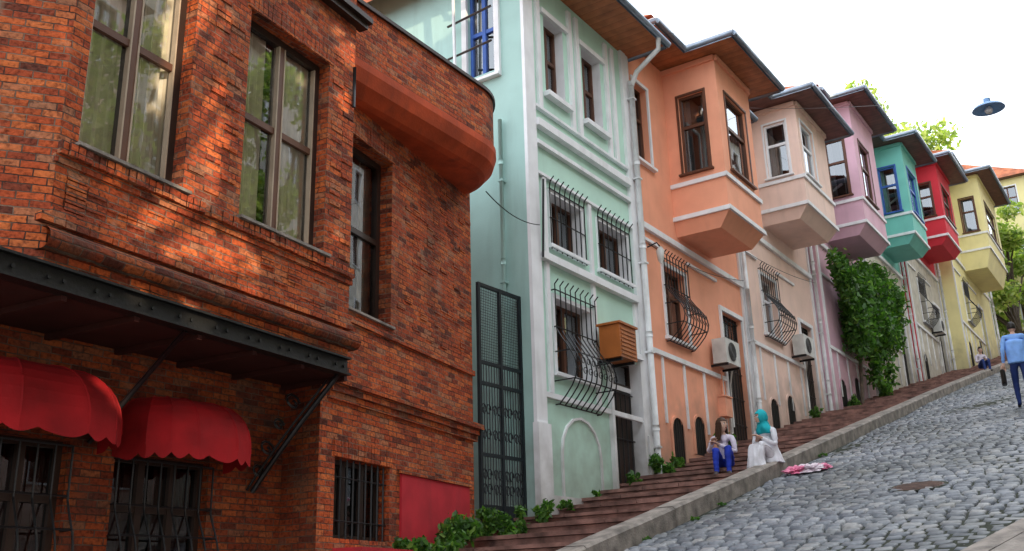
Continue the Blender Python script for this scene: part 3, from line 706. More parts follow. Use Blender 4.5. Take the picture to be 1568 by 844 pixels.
def rowhouse(name,x0,x1,y0,b0,b1,bd,zb,zt,mat,gw,door,archs,sof='soffitd',fmat='brownframe',ground_mat=None,ac=None,upw=None,bandz=None,drop=.3,winh=(1.0,2.6),trim='white',wf=(.2,.8)):
    E=empty(name); fr=Fr(0,y0,1,0); mb=MB(fr); gm=ground_mat or mat
    zg=g((x0+x1)/2)-1.5; bz=bandz or zb-.15
    ops=[]
    if gw: ops.append(gw)
    if door: ops.append(door)
    mb.wall(x0,x1,zg,bz,ops,gm,0,.2)
    mb.wall(x0,x1,bz,zt,list(upw or []),mat,0,.18)
    mb.face([(x0,-9,zg),(x0,0,zg),(x0,0,zt),(x0,-9,zt)],mat); mb.face([(x1,0,zg),(x1,-9,zg),(x1,-9,zt),(x1,0,zt)],mat)
    mb.face([(x1,-9,zg),(x0,-9,zg),(x0,-9,zt),(x1,-9,zt)],mat)
    mb.build('walls',E)
    mb=MB(fr)
    mb.box(x0+.0,x1,0,.07,bz-.06,bz+.06,trim)
    zz=(gw[2]-.45) if gw else bz-2.6
    mb.box(x0,(door[0]-.12) if door else x1,0,.06,zz,zz+.09,trim)
    if gw: mb.box(x0,gw[0]-.15,0,.05,gw[3]+.3,gw[3]+.36,trim); mb.box(gw[1]+.15,(door[0]-.15) if door else x1,0,.05,gw[3]+.3,gw[3]+.36,trim)
    for u in(x0+.07,x1-.07): mb.box(u-.06,u+.06,0,.045,zg,zt-.01,trim)
    if gw:
        surround(mb,*gw,trim,.08,.03); window(mb,*gw,-.15,fmat,fmat,2,(.65,),'glass2','curtaind',.05)
        grille(mb,gw[0]-.05,gw[1]+.05,gw[2]-.1,gw[3]+.12,.38,9)
        for u in np.arange(x0+.75,(door[0] if door else x1)-.3,.95): mb.box(u-.035,u+.035,0,.03,zz-1.25,zz-.003,trim)
    if door:
        surround(mb,*door,trim,.1,.04,False)
        mb.box(door[0],door[1],-.5,-.12,door[2],door[3]-.5,'darkframe'); window(mb,door[0],door[1],door[3]-.5,door[3],-.12,'darkframe','darkframe',1,(),'glass2','curtaind',.04,curs=[])
        for k in range(7):
            u=door[0]+(door[1]-door[0])*(k+.5)/7; mb.tube([(u,-.09,door[2]),(u,-.09,door[3]-.02)],.012,'iron',5)
        for q in np.linspace(door[2]+1.0,door[3]-.1,5): mb.tube([(door[0],-.09,q),(door[1],-.09,q)],.012,'iron',5)
    for (uc,w,a,b) in archs: arch(mb,uc,w,a,b,'room',gm,0,.05)
    for o in (upw or []):
        surround(mb,*o,trim,.07,.035); window(mb,*o,-.14,fmat,fmat,2,(.6,),'glass2','curtaind',.05)
    mb.build('openings_and_trim',E)
    H=winh
    bay(E,fr,b0,b1,bd,zb,zt,mat,[(wf[0],wf[1],zb+H[0],zb+H[1])],[(.26,.74,zb+H[0],zb+H[1])],fmat,drop=drop)
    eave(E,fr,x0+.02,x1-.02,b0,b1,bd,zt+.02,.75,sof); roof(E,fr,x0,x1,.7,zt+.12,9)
    mb=MB(fr); downpipe(mb,x1+.0,g(x1)-.1,zb-.6,.13,.05)
    mb.tube([(x1,.13,zb-.62),(x1-.0,.13,zt-.3),(x1-.05,.6,zt-.02)],.05,'pipe',8)
    mb.build('downpipe',E)
    if ac: acunit(E,fr,*ac)
    return E
PE=rowhouse('peach_house',15.65,21.0,0,17.5,19.4,1.2,8.82,12.3,'peach',(16.75,17.75,6.25,7.7),(19.55,20.7,4.0,7.4),[(16.85,.5,3.85,4.7),(17.85,.5,4.1,4.85)],'soffit',ac=(18.7,6.05),upw=[(15.98,16.6,9.7,11.45)],bandz=8.3,winh=(.98,2.75))
mb=MB(); mb.box(18.95,19.3,0,.16,5.0,5.4,'peach'); mb.box(18.93,19.32,0,.18,5.403,5.43,'peach'); mb.tube([(19.12,.06,5.43),(19.12,.05,6.0)],.02,'peach',6); mb.tube([(19.12,.06,5.0),(19.12,.05,4.3)],.02,'peach',6)
mb.build('meter_box',PE)
mb=MB(); mb.tube([(16.15,0,7.9),(16.15,.2,7.95),(16.15,.26,7.85)],.015,'iron',6); mb.tube([(16.15,.26,7.85),(16.15,.26,7.78),(16.15,.26,7.58),(16.15,.26,7.52)],.05,'ac',8,rad=[.03,.08,.055,.02]); mb.build('wall_lantern',PE)
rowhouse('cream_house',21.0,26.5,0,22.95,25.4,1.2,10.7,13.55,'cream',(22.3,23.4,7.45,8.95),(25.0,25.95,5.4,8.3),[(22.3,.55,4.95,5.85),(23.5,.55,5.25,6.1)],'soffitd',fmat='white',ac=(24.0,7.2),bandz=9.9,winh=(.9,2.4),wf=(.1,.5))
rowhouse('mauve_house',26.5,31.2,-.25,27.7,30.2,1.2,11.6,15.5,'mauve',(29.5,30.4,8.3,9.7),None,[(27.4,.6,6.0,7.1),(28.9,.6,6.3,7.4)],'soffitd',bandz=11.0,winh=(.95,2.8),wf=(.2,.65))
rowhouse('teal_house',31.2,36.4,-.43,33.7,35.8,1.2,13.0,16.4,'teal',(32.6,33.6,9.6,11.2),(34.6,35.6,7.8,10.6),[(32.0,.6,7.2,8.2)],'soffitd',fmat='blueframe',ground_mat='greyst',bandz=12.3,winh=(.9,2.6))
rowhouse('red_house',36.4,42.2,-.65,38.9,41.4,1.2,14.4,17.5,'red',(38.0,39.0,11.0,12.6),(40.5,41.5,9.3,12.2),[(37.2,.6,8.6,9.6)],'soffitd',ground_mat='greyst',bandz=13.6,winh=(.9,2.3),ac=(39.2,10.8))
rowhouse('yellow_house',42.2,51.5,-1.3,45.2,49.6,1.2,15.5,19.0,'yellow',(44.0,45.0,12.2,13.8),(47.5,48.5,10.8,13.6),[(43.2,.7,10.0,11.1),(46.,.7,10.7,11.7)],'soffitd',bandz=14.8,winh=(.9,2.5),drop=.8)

def simple_house(name,x0,x1,y0,y1,z0,z1,mat,rows=3,roofh=1.6,side_cols=3):
    E=empty(name); mb=MB()
    def face(fr,w,nc):
        m=MB(fr); ops=[]; fh=(z1-z0)/rows
        for r_ in range(rows):
            for c in range(nc):
                a=w*(c+.5)/nc; ops.append((a-.45,a+.45,z0+fh*r_+fh*.35,z0+fh*r_+fh*.85))
        m.wall(0,w,z0-3,z1,ops,mat,0,.15)
        for o in ops: window(m,*o,-.1,'brownframe',None,2,(.6,),'glass2','curtaind',.05,room=False,curs=[]); surround(m,*o,'white',.07,.03)
        m.build('wall',E)
    nc=max(2,int((x1-x0)/2.2))
    face(Fr(x0,y0,1,0),x1-x0,nc); face(Fr(x0,y1,0,-1),y1-y0,side_cols); face(Fr(x1,y1,-1,0),x1-x0,nc); face(Fr(x1,y0,0,1),y1-y0,side_cols)
    o=.4; ym=(y0+y1)/2
    A=[(x0-o,y0-o,z1),(x1+o,y0-o,z1),(x1+o,y1+o,z1),(x0-o,y1+o,z1)]; T=[(x0+1.5,ym,z1+roofh),(x1-1.5,ym,z1+roofh)]
    mb.face([A[0],A[1],T[1],T[0]],'tile',world=True); mb.face([A[2],A[3],T[0],T[1]],'tile',world=True); mb.face([A[1],A[2],T[1]],'tile',world=True); mb.face([A[3],A[0],T[0]],'tile',world=True)
    mb.face([(p[0],p[1],p[2]-.02) for p in A][::-1],'soffitd',world=True)
    mb.build('roof',E)
simple_house('hilltop_house',60,70,-3.5,4,g(60),24.0,'yellow',rows=3,roofh=2.2)
xx=3.6; mats=['facing','cream','greyst','facing','yellow','facing','cream']; i=0
while xx<58:
    w=7.2; simple_house('opposite_house',xx,xx+w-.1,-23,-14.2,g(xx+w/2),g(xx+w)+14.3,mats[i%7],rows=4); xx+=w; i+=1

# ================================================================== VEGETATION
targets=[((4.95,-1.0,z),.40) for z in np.arange(5.3,9.2,.45)]+[((x,-1.05,4.6),.30) for x in(4.3,4.75,5.2,5.6)]+[((4.5,-1.1,3.95),.16),((5.1,-1.1,3.95),.22),((4.75,-.5,3.35),.24),((7.02,-.8,7.6),.26),((7.05,-.8,6.9),.2),((3.9,-1.1,8.1),.3),((6.2,-.9,8.1),.3),((3.65,-1.15,5.9),.15),((7.05,-.8,5.3),.14)]
gaps=[(t,tuple(sv),r) for t,r in targets]  # leaves removed along sun rays to lay sun patches on the bay
E=empty('street_tree'); mb=MB()
mb.tube([(0.2,-12.0,-1),(0.1,-12.0,3),(-.1,-11.8,6),(0,-11.5,10),(.3,-11,13)],.25,'bark',10,True,rad=[.34,.28,.22,.14,.05])
r_=random.Random(4); cl=[]
for yy in(-12.6,-10.7,-9.4):
    for x in np.arange(-4.8,6.3,1.25):
        for z in np.arange(5.2 if yy>-12 else 6.0,14.5,1.2):
            y=yy+r_.uniform(-.45,.3); X=x+r_.uniform(-.4,.4); Z=z+r_.uniform(-.4,.4); s=r_.uniform(.75,1.0)
            if ((X-.6)/5.6)**2+((Z-9.9)/5.0)**2+((y+11)/4.2)**2>1.25 or y+s>-8.15: continue
            cl.append((X,y,Z,s,s,s)); 
            if r_.random()<.16: mb.tube([(0,-12,min(Z-1,8)),((X)/2,(y-12)/2,Z-.7),(X,y,Z)],.05,'bark',5,True,rad=[.09,.05,.015])
mb.build('trunk',E); foliage('crown',cl,72000,.15,'leaf2',E,shell_=.2,gaps=gaps)  # unseen crown, widened to dim the brick house and pierced for sun patches
tree('street_tree',-9.5,-12.5,-2.4,14,4.2,6000,.15,'leaf2',6)
tree('street_tree',15.5,-11.4,3.4,12.5,2.8,5500,.12,'leaf3',9,low=.45)
tree('street_tree',21.0,-11.5,4.7,12.5,2.8,5500,.12,'leaf3',10,low=.45)
tree('hill_tree',59,5,13.5,17.6,5.4,3800,.2,'leaf3',11,nb=26,cs=.6)
tree('hill_tree',54,3.6,12.4,16.8,3.2,2200,.17,'leaf3',12,nb=22,cs=.6)
tree('hill_tree',70,6,16,19,6.5,4500,.24,'leaf3',13,nb=26,cs=.6)
tree('hill_tree',56.5,-1.8,12.9,8.6,3.2,9000,.15,'leaf3',14,low=.12,nb=26,cs=.75)
tree('hill_tree',56,-6.5,12.9,9.,3.2,7000,.16,'leaf2',15,low=.15)
E=empty('climbing_vine'); mb=MB()
mb.tube([(28.2,-.5,6.2),(28.4,-.6,8),(28.9,-.6,10)],.05,'bark',6,True)
mb.tube([(28.3,-.6,7.8),(29.8,-.7,9),(31.5,-.8,10.4)],.035,'bark',6,True); mb.build('stems',E)
cl=[]
for k in range(64):
    t=random.random(); x=26.9+6.0*t; zt=9.5+.26*t*3; z=zt+random.uniform(-1.5,1.2)*(1-.25*t); r=random.uniform(.3,.6)
    cl.append((x,-.55-.4*random.random(),z,r,r*.8,r))
for k in range(20):
    x=28.9+random.random()*1.6; cl.append((x,-.7-.2*random.random(),7.0+k*.11,.26,.25,.3))
for k in range(9): cl.append((26.75+.3*random.random(),-.15,11.9+k*.2,.16,.14,.2))
foliage('leaves',cl,21000,.085,'leaf',E,shell_=.2)
def weeds(name,pts,n,size=.045,dz=.05):
    cl=[]
    for (x,y,r,h) in pts:
        for k in range(7):
            cl.append((x+random.uniform(-r,r),y+random.uniform(-r,r)*.6,g(x)+dz+random.uniform(.02,h*.8),r*random.uniform(.15,.45),r*.3,h*random.uniform(.2,.5)))
    return foliage(name,cl,n,size,'leaf',shell_=.1)
weeds('weed_clump',[(9.0,-.5,.4,.3),(9.8,-.35,.4,.35),(10.6,-.25,.35,.4),(11.3,-.35,.3,.25),(12.2,-.3,.15,.15)],4200)
weeds('weed_clump',[(14.5,-.25,.12,.2),(15.6,-.25,.24,.38),(16.3,-.2,.12,.25),(13.2,-.3,.1,.1)],1600)
weeds('weed_clump',[(18.2,-.35,.22,.4),(18.7,-.3,.15,.25),(24.5,-.3,.2,.3),(27.5,-.5,.2,.4)],1500)
weeds('weed_clump',[(10.4,-2.5,.08,.05),(12.6,-2.5,.06,.04),(8.7,-2.5,.08,.05),(11.6,-2.5,.1,.04),(17.3,-2.5,.1,.05)],420,.022,-.12)

# ================================================================== LAMP, WIRES, MANHOLE, BAG
def lathe(mb,c,prof,mat,n=24):
    for (r0,z0),(r1,z1) in zip(prof,prof[1:]):
        for k in range(n):
            a,b=2*math.pi*k/n,2*math.pi*(k+1)/n
            mb.face([(c[0]+r0*math.cos(a),c[1]+r0*math.sin(a),c[2]+z0),(c[0]+r0*math.cos(b),c[1]+r0*math.sin(b),c[2]+z0),(c[0]+r1*math.cos(b),c[1]+r1*math.sin(b),c[2]+z1),(c[0]+r1*math.cos(a),c[1]+r1*math.sin(a),c[2]+z1)],mat,world=True,smooth=True)
M['lampblue']=paint('lamp_enamel',(.20,.36,.62),rough=.35)
E=empty('street_lamp'); mb=MB(); c=(14,-6.4,7.93)
lathe(mb,c,[(.02,.14),(.045,.13),(.05,.07),(.09,.05),(.19,.0),(.215,-.035),(.2,-.035),(.09,.0),(0,.02)],'lampblue')
lathe(mb,c,[(.001,-.10),(.04,-.09),(.055,-.05),(.03,0)],'white',12); mb.build('shade',E)
mb=MB()
def wire(a,b,sag,r=.006,n=24):
    mb.tube([(a[0]+(b[0]-a[0])*t,a[1]+(b[1]-a[1])*t,a[2]+(b[2]-a[2])*t-4*sag*t*(1-t)) for t in np.linspace(0,1,n)],r,'iron',4,True)
wire((21.2,-.1,13.0),(14,-6.4,8.09),.1,.004); wire((14,-6.4,8.09),(8,-14.2,9.5),.1,.005)
wire((15.7,-.9,12.0),(30,-14.2,21),.8,.004)
mb.build('cable',E)
E=empty('facade_cable'); mb=MB(); wire((10.7,-.1,7.2),(12.1,-.12,7.1),.12,.009); wire((16.0,-.1,7.9),(20.9,-.1,8.4),.15,.008); wire((21.1,-.1,9.2),(26.4,-.15,9.7),.1,.008); mb.build('cable',E)
mb=MB()
ring=lambda r,h:[(12.8+r*math.cos(a),-4.96+r*math.sin(a),g(12.8+r*math.cos(a))-.13+h) for a in np.linspace(0,2*math.pi,33)[:-1]]
mb.face(ring(.30,.044),'rust',world=True)
a,b=ring(.35,.040),ring(.30,.04)
for k in range(32): mb.face([a[k],a[(k+1)%32],b[(k+1)%32],b[k]],'joint',world=True)
for k in range(-3,4): 
    u=.08*k; h=math.sqrt(.27**2-u*u); mb.tube([(12.8+u,-4.96-h,g(12.8+u)-.085),(12.8+u,-4.96+h,g(12.8+u)-.085)],.012,'rust',4,True)
mb.build('manhole_cover')
def blob(name,c,r,mat,seed,amp=.35,par=None):
    bm=bmesh.new(); bmesh.ops.create_icosphere(bm,subdivisions=5,radius=1)
    for v in bm.verts:
        n=noise.noise(v.co*1.7+Vector((seed,0,0)))+.9*abs(noise.noise(v.co*3.3+Vector((seed,3,0))))+.5*abs(noise.noise(v.co*8))
        v.co*=1+amp*n; v.co.x*=r[0]; v.co.y*=r[1]; v.co.z*=r[2]; v.co.z=max(v.co.z,-r[2]*.35)
    me=bpy.data.meshes.new(name); bm.to_mesh(me); bm.free(); me.materials.append(M[mat]); 
    ob=bpy.data.objects.new(name,me); COL.objects.link(ob); ob.location=c; ob.rotation_euler=(0,-math.atan(.235),0)
    if par: ob.parent=par
    return ob
M['pink']=paint('pink_plastic',(.72,.20,.34),rough=.4,bump=.4); M['pale']=paint('pale_plastic',(.80,.70,.77),rough=.4,bump=.4)
E=empty('plastic_bag'); blob('pink_part',(15.1,-2.72,g(15.1)-.06),(.14,.11,.05),'pink',3,.9,E); blob('pale_part',(15.28,-2.88,g(15.28)-.06),(.19,.14,.055),'pale',9,.9,E); blob('pink_end',(15.38,-3.06,g(15.38)-.07),(.09,.08,.04),'pink',5,.9,E)

# ================================================================== PEOPLE
M['skin']=paint('skin',(.58,.36,.27),rough=.5,var=.04,stain=0,bump=.02)
M['hair']=paint('hair_brown',(.06,.028,.014),rough=.5,bump=.5); M['hairb']=paint('hair_black',(.015,.012,.01),rough=.5)
M['blouse']=paint('blouse',(.66,.60,.70),rough=.8,var=.1,stain=.3,nscale=14,bump=.4); M['bluetr']=paint('blue_trousers',(.015,.04,.38),rough=.85,stain=.3,var=.15,nscale=9)
M['coat']=paint('white_coat',(.72,.72,.77),rough=.85,var=.08,stain=.2,nscale=8,bump=.3); M['hijab']=paint('turquoise_scarf',(.01,.40,.46),rough=.75,stain=.3,var=.12,nscale=9)
M['shirt']=paint('blue_shirt',(.22,.42,.85),rough=.8,stain=.2,var=.1,nscale=8); M['jeans']=paint('dark_jeans',(.02,.04,.16),rough=.85); M['shoe']=paint('shoe',(.05,.04,.04),rough=.5)
M['eyew']=paint('eye_white',(.8,.8,.8),stain=0); M['lips']=paint('lips',(.40,.10,.09),stain=0)
def figure(name,loc,yaw,J,mats,head,hand_curl=.5,sc=1.0):
    E=empty(name); cs,sn=math.cos(yaw),math.sin(yaw)
    def Wp(p): return Vector((loc[0]+sc*(p[0]*cs-p[1]*sn),loc[1]+sc*(p[0]*sn+p[1]*cs),loc[2]+sc*p[2]))
    verts=[];rad=[];edges=[];lab=[]
    def add(p,r,par=None,l='top'):
        verts.append(Wp(p)); rad.append((r[0]*sc,r[1]*sc) if isinstance(r,tuple) else (r*sc,r*sc)); i=len(verts)-1
        if par is not None: edges.append((par,i)); lab.append(l)
        return i
    V3=lambda a:Vector(J[a])
    pel=add(J['pelvis'],(.135,.11)); sp=add(J['spine'],(.115,.09),pel); ch=add(J['chest'],(.13,.10),sp)
    uc=add(tuple(V3('chest').lerp(V3('neck'),.6)),(.10,.075),ch)
    nk=add(J['neck'],.05,uc,'skin'); hb=add(J['head'],.048,nk,'skin')
    for s in('L','R'):
        sh=add(J['sh'+s],.058,uc,'top'); el_=add(J['el'+s],.042,sh,'top'); 
        mid=V3('el'+s).lerp(V3('wr'+s),.85); wm=add(tuple(mid),.031,el_,'top'); wr=add(J['wr'+s],.025,wm,'skin')
        d=(V3('wr'+s)-V3('el'+s)).normalized(); up=Vector((0,0,1)); sd=d.cross(up); sd=sd.normalized() if sd.length>.1 else Vector((0,1,0)); nn=sd.cross(d).normalized()
        pm=add(tuple(V3('wr'+s)+d*.05),(.036,.022),wr,'skin')
        for k,(o,l) in enumerate(((-.03,.075),(-.01,.085),(.01,.08),(.03,.062))):
            b=V3('wr'+s)+d*.085+sd*o; c=b+d*l*.5-nn*l*.5*hand_curl*.5; e=c+d*l*.4-nn*l*.6*hand_curl
            i1=add(tuple(b),.0105,pm,'skin'); i2=add(tuple(c),.0095,i1,'skin'); add(tuple(e),.008,i2,'skin')
        b=V3('wr'+s)+d*.04-sd*.035; c=b+d*.035-sd*.022-nn*.01; e=c+d*.03-nn*.012
        i1=add(tuple(b),.013,pm,'skin'); i2=add(tuple(c),.011,i1,'skin'); add(tuple(e),.009,i2,'skin')
        hp=add(J['hp'+s],(.098,.09),pel,'bot'); kn=add(J['kn'+s],.062,hp,'bot'); cf=V3('kn'+s).lerp(V3('an'+s),.35)
        cfi=add(tuple(cf),.056,kn,'bot'); an=add(J['an'+s],.042,cfi,'bot'); to=add(J['to'+s],(.042,.03),an,'shoe')
    me=bpy.data.meshes.new(name); me.from_pydata(verts,edges,[]); ob=bpy.data.objects.new('body',me); COL.objects.link(ob)
    md=ob.modifiers.new('s','SKIN'); md.use_smooth_shade=True; md.branch_smoothing=.4
    for i,sv_ in enumerate(me.skin_vertices[0].data): sv_.radius=rad[i]; sv_.use_root=(i==0)
    sb=ob.modifiers.new('ss','SUBSURF'); sb.levels=2; sb.render_levels=2
    dg=bpy.context.evaluated_depsgraph_get(); dg.update(); nm=bpy.data.meshes.new_from_object(ob.evaluated_get(dg))
    ob.modifiers.clear(); ob.data=nm; nm.materials.clear(); keys=['top','bot','skin','shoe']
    for k in keys: nm.materials.append(M[mats[k]])
    A=np.array([verts[e[0]] for e in edges]); B=np.array([verts[e[1]] for e in edges]); R_=np.array([max(rad[e[0]][0],rad[e[1]][0]) for e in edges])
    cen=np.array([p.center for p in nm.polygons]); D=B-A; LL=(D**2).sum(1)
    t=np.clip(((cen[:,None]-A)*D).sum(2)/LL,0,1); dist=np.linalg.norm(cen[:,None]-(A+t[:,:,None]*D),axis=2)/R_
    k=dist.argmin(1)
    isk=np.zeros(len(nm.vertices),bool)
    for p,q in zip(nm.polygons,k):
        if lab[q] in('skin','shoe'):
            for vi in p.vertices: isk[vi]=True
    for v in nm.vertices:
        if not isk[v.index]:
            w_=noise.noise(Vector((v.co.x*9,v.co.y*9,v.co.z*22)))*.010+noise.noise(v.co*30)*.004
            v.co+=v.normal*w_
    nm.polygons.foreach_set('material_index',[keys.index(lab[q]) for q in k]); nm.polygons.foreach_set('use_smooth',[True]*len(nm.polygons)); ob.parent=E
    hc=Wp(J['head']); hy=head['yaw']; hp_=head.get('pitch',0)
    R3=Matrix.Rotation(hy,3,'Z')@Matrix.Rotation(hp_,3,'Y')
    bm=bmesh.new(); bmesh.ops.create_uvsphere(bm,u_segments=32,v_segments=24,radius=1)
    for v in bm.verts:
        x,y,z=v.co
        X=x*.095;Y=y*.075;Z=z*.118
        if z<0: 
            Y*=1-.28*(-z)**1.5; X*=1-.12*(-z)
            if x>0: X+=.01*(-z)
        if x>0: X-=.010*(abs(y)**2)
        dn=math.exp(-((y/.16)**2))*math.exp(-(((z+.12)/.2)**2)); 
        if x>0: X+=.024*dn
        if x>0:
            for sy in(-1,1): X-=.010*math.exp(-(((y-sy*.38)/.2)**2)-(((z-.08)/.15)**2))
            X+=.006*math.exp(-((y/.3)**2)-(((z+.5)/.1)**2)); X+=.010*math.exp(-((y/.3)**2)-(((z+.85)/.15)**2))
        v.co=(X,Y,Z)
    for f_ in bm.faces: f_.smooth=True
    me2=bpy.data.meshes.new('head'); bm.to_mesh(me2); bm.free(); me2.materials.append(M['skin'])
    def put(me_,nm_,off=(0,0,0)):
        o=bpy.data.objects.new(nm_,me_); COL.objects.link(o); o.parent=E
        o.matrix_world=Matrix.Translation(hc+R3@Vector((.015,0,.06))*sc)@R3.to_4x4()@Matrix.Scale(sc,4)@Matrix.Translation(off); return o
    put(me2,'head')
    def sph(r,mat,nm_,off):
        bm=bmesh.new(); bmesh.ops.create_uvsphere(bm,u_segments=12,v_segments=8,radius=1)
        for v in bm.verts: v.co=(v.co.x*r[0],v.co.y*r[1],v.co.z*r[2])
        for f_ in bm.faces:f_.smooth=True
        m_=bpy.data.meshes.new(nm_); bm.to_mesh(m_); bm.free(); m_.materials.append(M[mat]); return put(m_,nm_,off)
    for sy in(-1,1):
        sph((.011,.014,.010),'eyew','eye',(.080,sy*.029,.010)); sph((.005,.006,.006),'hairb','pupil',(.0905,sy*.029,.010))
        sph((.008,.019,.004),'hairb','brow',(.089,sy*.029,.030))
        if head['style']!='scarf': sph((.016,.008,.027),'skin','ear',(0,sy*.076,0))
    sph((.008,.022,.007),'lips','mouth',(.088,0,-.055))
    def cap(mat,rx,ry,rz,face_cut,nm_):
        bm=bmesh.new(); bmesh.ops.create_uvsphere(bm,u_segments=40,v_segments=30,radius=1)
        for v in bm.verts:
            x,y,z=v.co; n=noise.noise(v.co*5)*.05
            s=1+n; v.co=(x*rx*s-.006,y*ry*s,z*rz*s+.006)
        dl=[f_ for f_ in bm.faces if face_cut(f_.calc_center_median())]
        bmesh.ops.delete(bm,geom=dl,context='FACES')
        for f_ in bm.faces:f_.smooth=True
        m_=bpy.data.meshes.new(nm_); bm.to_mesh(m_); bm.free(); m_.materials.append(M[mat]); o=put(m_,nm_); 
        so=o.modifiers.new('t','SOLIDIFY'); so.thickness=.006
    def loft(rings,mat,nm_,seg=36,fold=.0,nf=7,wr=.012):
        m=MB(); P=[]
        for (c,rx,ry,ang) in rings:
            row=[]
            for k in range(seg):
                a=2*math.pi*k/seg; f_=1+fold*math.sin(a*nf+c[2]*9)
                lx=rx*math.cos(a)*f_; ly=ry*math.sin(a)*f_; row.append((c[0]+lx*math.cos(ang),c[1]+ly,c[2]+lx*math.sin(ang)))
            P.append([tuple(Wp(q)) for q in row])
        for i in range(len(P)-1):
            for k in range(seg):
                k2=(k+1)%seg; m.face([P[i][k],P[i][k2],P[i+1][k2],P[i+1][k]],mat,world=True,smooth=True)
        m.face(P[0][::-1],mat,world=True); m.face(P[-1],mat,world=True)
        o=m.build(nm_,E); 
        bmx=bmesh.new(); bmx.from_mesh(o.data); bmesh.ops.remove_doubles(bmx,verts=bmx.verts,dist=.0005)
        bmesh.ops.subdivide_edges(bmx,edges=bmx.edges[:],cuts=1,use_grid_fill=True); bmx.normal_update()
        for v in bmx.verts:
            v.co+=v.normal*(noise.noise(v.co*11)*wr+noise.noise(v.co*27)*wr*.4)
        bmx.to_mesh(o.data); bmx.free()
        sb=o.modifiers.new('s','SUBSURF'); sb.levels=1; sb.render_levels=1
        return o
    st=head['style']
    if st=='short': cap(head['mat'],.102,.082,.122,lambda c:(c.x>.03 and c.z<.045) or c.z<-.03,'hair')
    if st=='long':
        cap(head['mat'],.106,.088,.126,lambda c:(c.x>.035 and c.z<.055) or (c.z<-.06 and c.x>-.02),'hair')
        m=MB()
        for k in range(46):
            a=math.pi*(.32+1.36*k/45); bx,by=.085*math.cos(a),.082*math.sin(a); j=lambda s:random.uniform(-s,s)
            pts=[]
            for t in np.linspace(0,1,7):
                q=Vector((bx*(1+.05*t)-.035*t+j(.004),by*(1+.30*t)+j(.006),.03-.30*t)); w=hc+R3@(Vector((.015,0,.06))+q)*sc; pts.append(tuple(w))
            m.tube(pts,.014,'hair',5,True,rad=[.014,.016,.017,.017,.015,.012,.004])
        m.build('long_hair',E)
    if st=='scarf':
        cap(head['mat'],.110,.092,.132,lambda c:(c.x>.055 and -.085<c.z<.06 and abs(c.y)<.06),'headscarf')
        h=Vector(J['head']); n_=Vector(J['neck']); c_=Vector(J['chest'])
        loft([((h.x,h.y,h.z+.0),.085,.085,0),((n_.x+.02,n_.y,n_.z+.04),.085,.09,0),((n_.x-.0,n_.y,n_.z-.03),.11,.13,0),((c_.x-.0,c_.y,c_.z+.07),.13,.165,0),((c_.x-.01,c_.y,c_.z+.02),.12,.15,0)],head['mat'],'scarf_drape',fold=.05)
        loft([((n_.x-.08,n_.y,n_.z+.02),.05,.08,0),((c_.x-.12,c_.y,c_.z+.02),.035,.08,0),((c_.x-.15,c_.y,c_.z-.10),.025,.06,0),((c_.x-.155,c_.y,c_.z-.20),.012,.035,0)],head['mat'],'scarf_tail',fold=.08)
    return E,loft,Wp
SIT=dict(pelvis=(0,0,.11),spine=(.0,0,.28),chest=(.05,0,.44),neck=(.08,0,.585),head=(.115,0,.665),
 shL=(.06,.155,.52),shR=(.06,-.155,.52),elL=(.10,.20,.27),elR=(.12,-.20,.28),wrL=(.30,.10,.30),wrR=(.32,-.06,.33),
 hpL=(.06,.085,.10),hpR=(.06,-.085,.10),knL=(.40,.11,.33),knR=(.42,-.09,.30),anL=(.46,.10,-.08),anR=(.50,-.09,-.08),toL=(.58,.12,-.125),toR=(.62,-.10,-.125))
x,y=15.45,-1.45; J=dict(SIT); z=tread(x); zl=tread(x-.45)-z
for s_ in 'LR': a=J['an'+s_]; J['an'+s_]=(a[0]-.02,a[1],zl+.08); t=J['to'+s_]; J['to'+s_]=(t[0]-.02,t[1],zl+.03)
J['wrL']=(.26,-.06,.40); J['wrR']=(.24,-.16,.42); J['elR']=(.10,-.24,.30)
figure('woman_in_blue_trousers',(x,y,z),math.radians(-165),J,dict(top='blouse',bot='bluetr',skin='skin',shoe='shoe'),dict(yaw=math.radians(-110),style='long',mat='hair'))
x,y=15.35,-2.25; J=dict(SIT); z=tread(x)+.02; zl=tread(x-.45)-z
for s_ in 'LR':
    a=J['kn'+s_]; J['kn'+s_]=(a[0]-.06,a[1]*.8,a[2]-.03); a=J['an'+s_]; J['an'+s_]=(a[0]-.10,a[1],zl+.08); t=J['to'+s_]; J['to'+s_]=(t[0]-.08,t[1],zl+.03)
J['wrR']=(.28,-.02,.36); J['wrL']=(.30,.08,.38)
E,loft,Wp=figure('woman_in_headscarf',(x,y,z),math.radians(165),J,dict(top='coat',bot='coat',skin='skin',shoe='shoe'),dict(yaw=math.radians(135),style='scarf',mat='hijab'))
loft([((.01,0,.36),.11,.14,0),((-.0,0,.24),.12,.155,0),((.0,0,.12),.15,.19,0),((-.01,0,.02),.18,.22,0),((-.02,0,-.0),.19,.23,0)],'coat','coat_back',fold=.05)
loft([((.03,0,.15),.03,.14,0),((.10,0,.155),.10,.155,1.25),((.20,.005,.205),.085,.16,1.35),((.29,.005,.25),.078,.15,1.1),((.355,0,.235),.07,.145,.35),((.375,0,.11),.085,.14,0),((.375,0,-.01),.10,.15,0),((.37,0,zl+.07),.125,.18,0)],'coat','coat_skirt',fold=.07,nf=9,wr=.02)
x,y=38.3,-2.3; J=dict(SIT); z=tread(x)
figure('seated_person',(x,y,z),math.radians(-150),J,dict(top='blouse',bot='jeans',skin='skin',shoe='shoe'),dict(yaw=math.radians(-150),style='short',mat='hairb'))
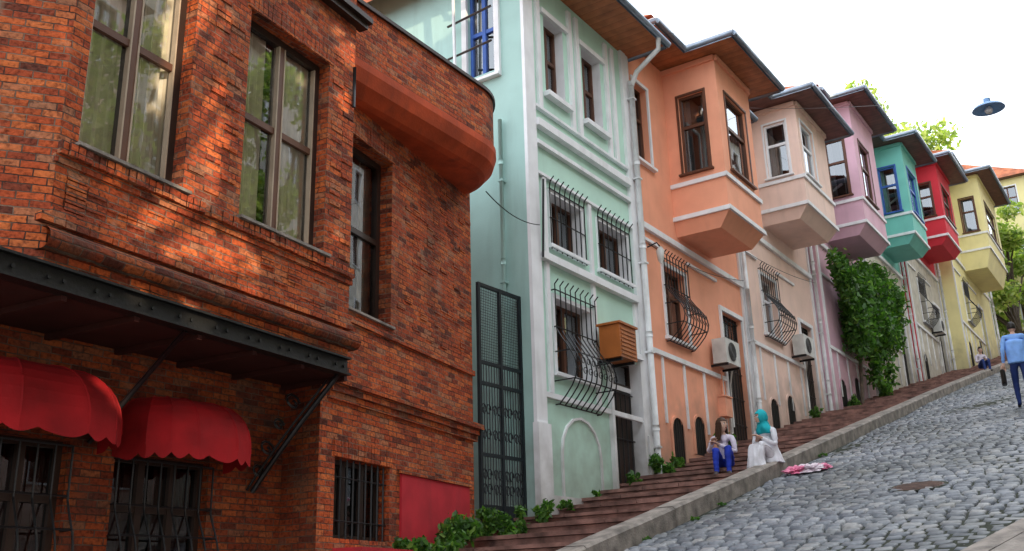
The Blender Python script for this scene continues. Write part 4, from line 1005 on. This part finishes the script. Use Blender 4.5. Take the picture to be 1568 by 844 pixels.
WALK=dict(pelvis=(0,0,.95),spine=(.01,0,1.12),chest=(.03,0,1.30),neck=(.05,0,1.47),head=(.07,0,1.55),
 shL=(.03,.18,1.42),shR=(.03,-.18,1.42),elL=(-.06,.24,1.14),elR=(.10,-.23,1.14),wrL=(-.02,.26,.89),wrR=(.26,-.22,.95),
 hpL=(0,.09,.90),hpR=(0,-.09,.90),knL=(.16,.10,.52),knR=(-.02,-.10,.49),anL=(.18,.10,.13),anR=(-.30,-.10,.10),toL=(.32,.11,.07),toR=(-.17,-.11,-.02))
x,y=22.4,-5.24
E,loft,Wp=figure('walking_man',(x,y,g(x)-.10),math.radians(8),WALK,dict(top='shirt',bot='jeans',skin='skin',shoe='shoe'),dict(yaw=math.radians(8),style='short',mat='hairb'),sc=1.06)
loft([((.01,0,1.36),.10,.17,0),((.01,0,1.2),.125,.19,0),((.0,0,1.05),.125,.175,0),((-.0,0,.93),.135,.18,0),((-.0,0,.86),.14,.185,0)],'shirt','shirt_body',fold=.02)
loft([((-.0,.30,.78),.16,.04,0),((-.0,.30,.74),.18,.05,0),((-.0,.30,.5),.19,.05,0),((-.0,.30,.48),.17,.04,0)],'hairb','shoulder_bag',seg=12)

# ================================================================== SKY, SUN, CAMERA
sl=bpy.data.lights.new('sun','SUN'); sl.energy=5; sl.angle=math.radians(.5); sl.color=(1,.80,.56); so=bpy.data.objects.new('sun',sl); COL.objects.link(so)
so.rotation_euler=(-sv).to_track_quat('-Z','Y').to_euler()
w=bpy.data.worlds.new('World'); SC.world=w; w.use_nodes=True; nt=w.node_tree; bg=nt.nodes['Background']
sk=nt.nodes.new('ShaderNodeTexSky'); sk.sky_type='NISHITA'; sk.sun_disc=False; sk.sun_elevation=el; sk.sun_rotation=math.pi/2-sun_az; sk.dust_density=4; sk.air_density=1.2
hz=mixc(nt,.8,sk.outputs[0],(21,22,23.5)); L(nt,hz,bg.inputs[0]); bg.inputs[1].default_value=.14
cd=bpy.data.cameras.new('camera'); cam=bpy.data.objects.new('camera',cd); COL.objects.link(cam); SC.camera=cam
a,p,r=map(math.radians,(33.88,18.16,1.62))
h=Vector((math.cos(a),math.sin(a),0)); zz=Vector((0,0,1)); F_=math.cos(p)*h+math.sin(p)*zz; u0=-math.sin(p)*h+math.cos(p)*zz; r0=Vector((math.sin(a),-math.cos(a),0))
U=math.cos(r)*u0+math.sin(r)*r0; R=math.cos(r)*r0-math.sin(r)*u0
cam.matrix_world=Matrix((( R.x,U.x,-F_.x,0),(R.y,U.y,-F_.y,-7.7),(R.z,U.z,-F_.z,1.6),(0,0,0,1)))
cd.sensor_width=36; cd.lens=34.44; cd.clip_end=2000; cd.clip_start=.05
SC.view_settings.view_transform='Standard'; SC.view_settings.look='None'; SC.view_settings.exposure=0
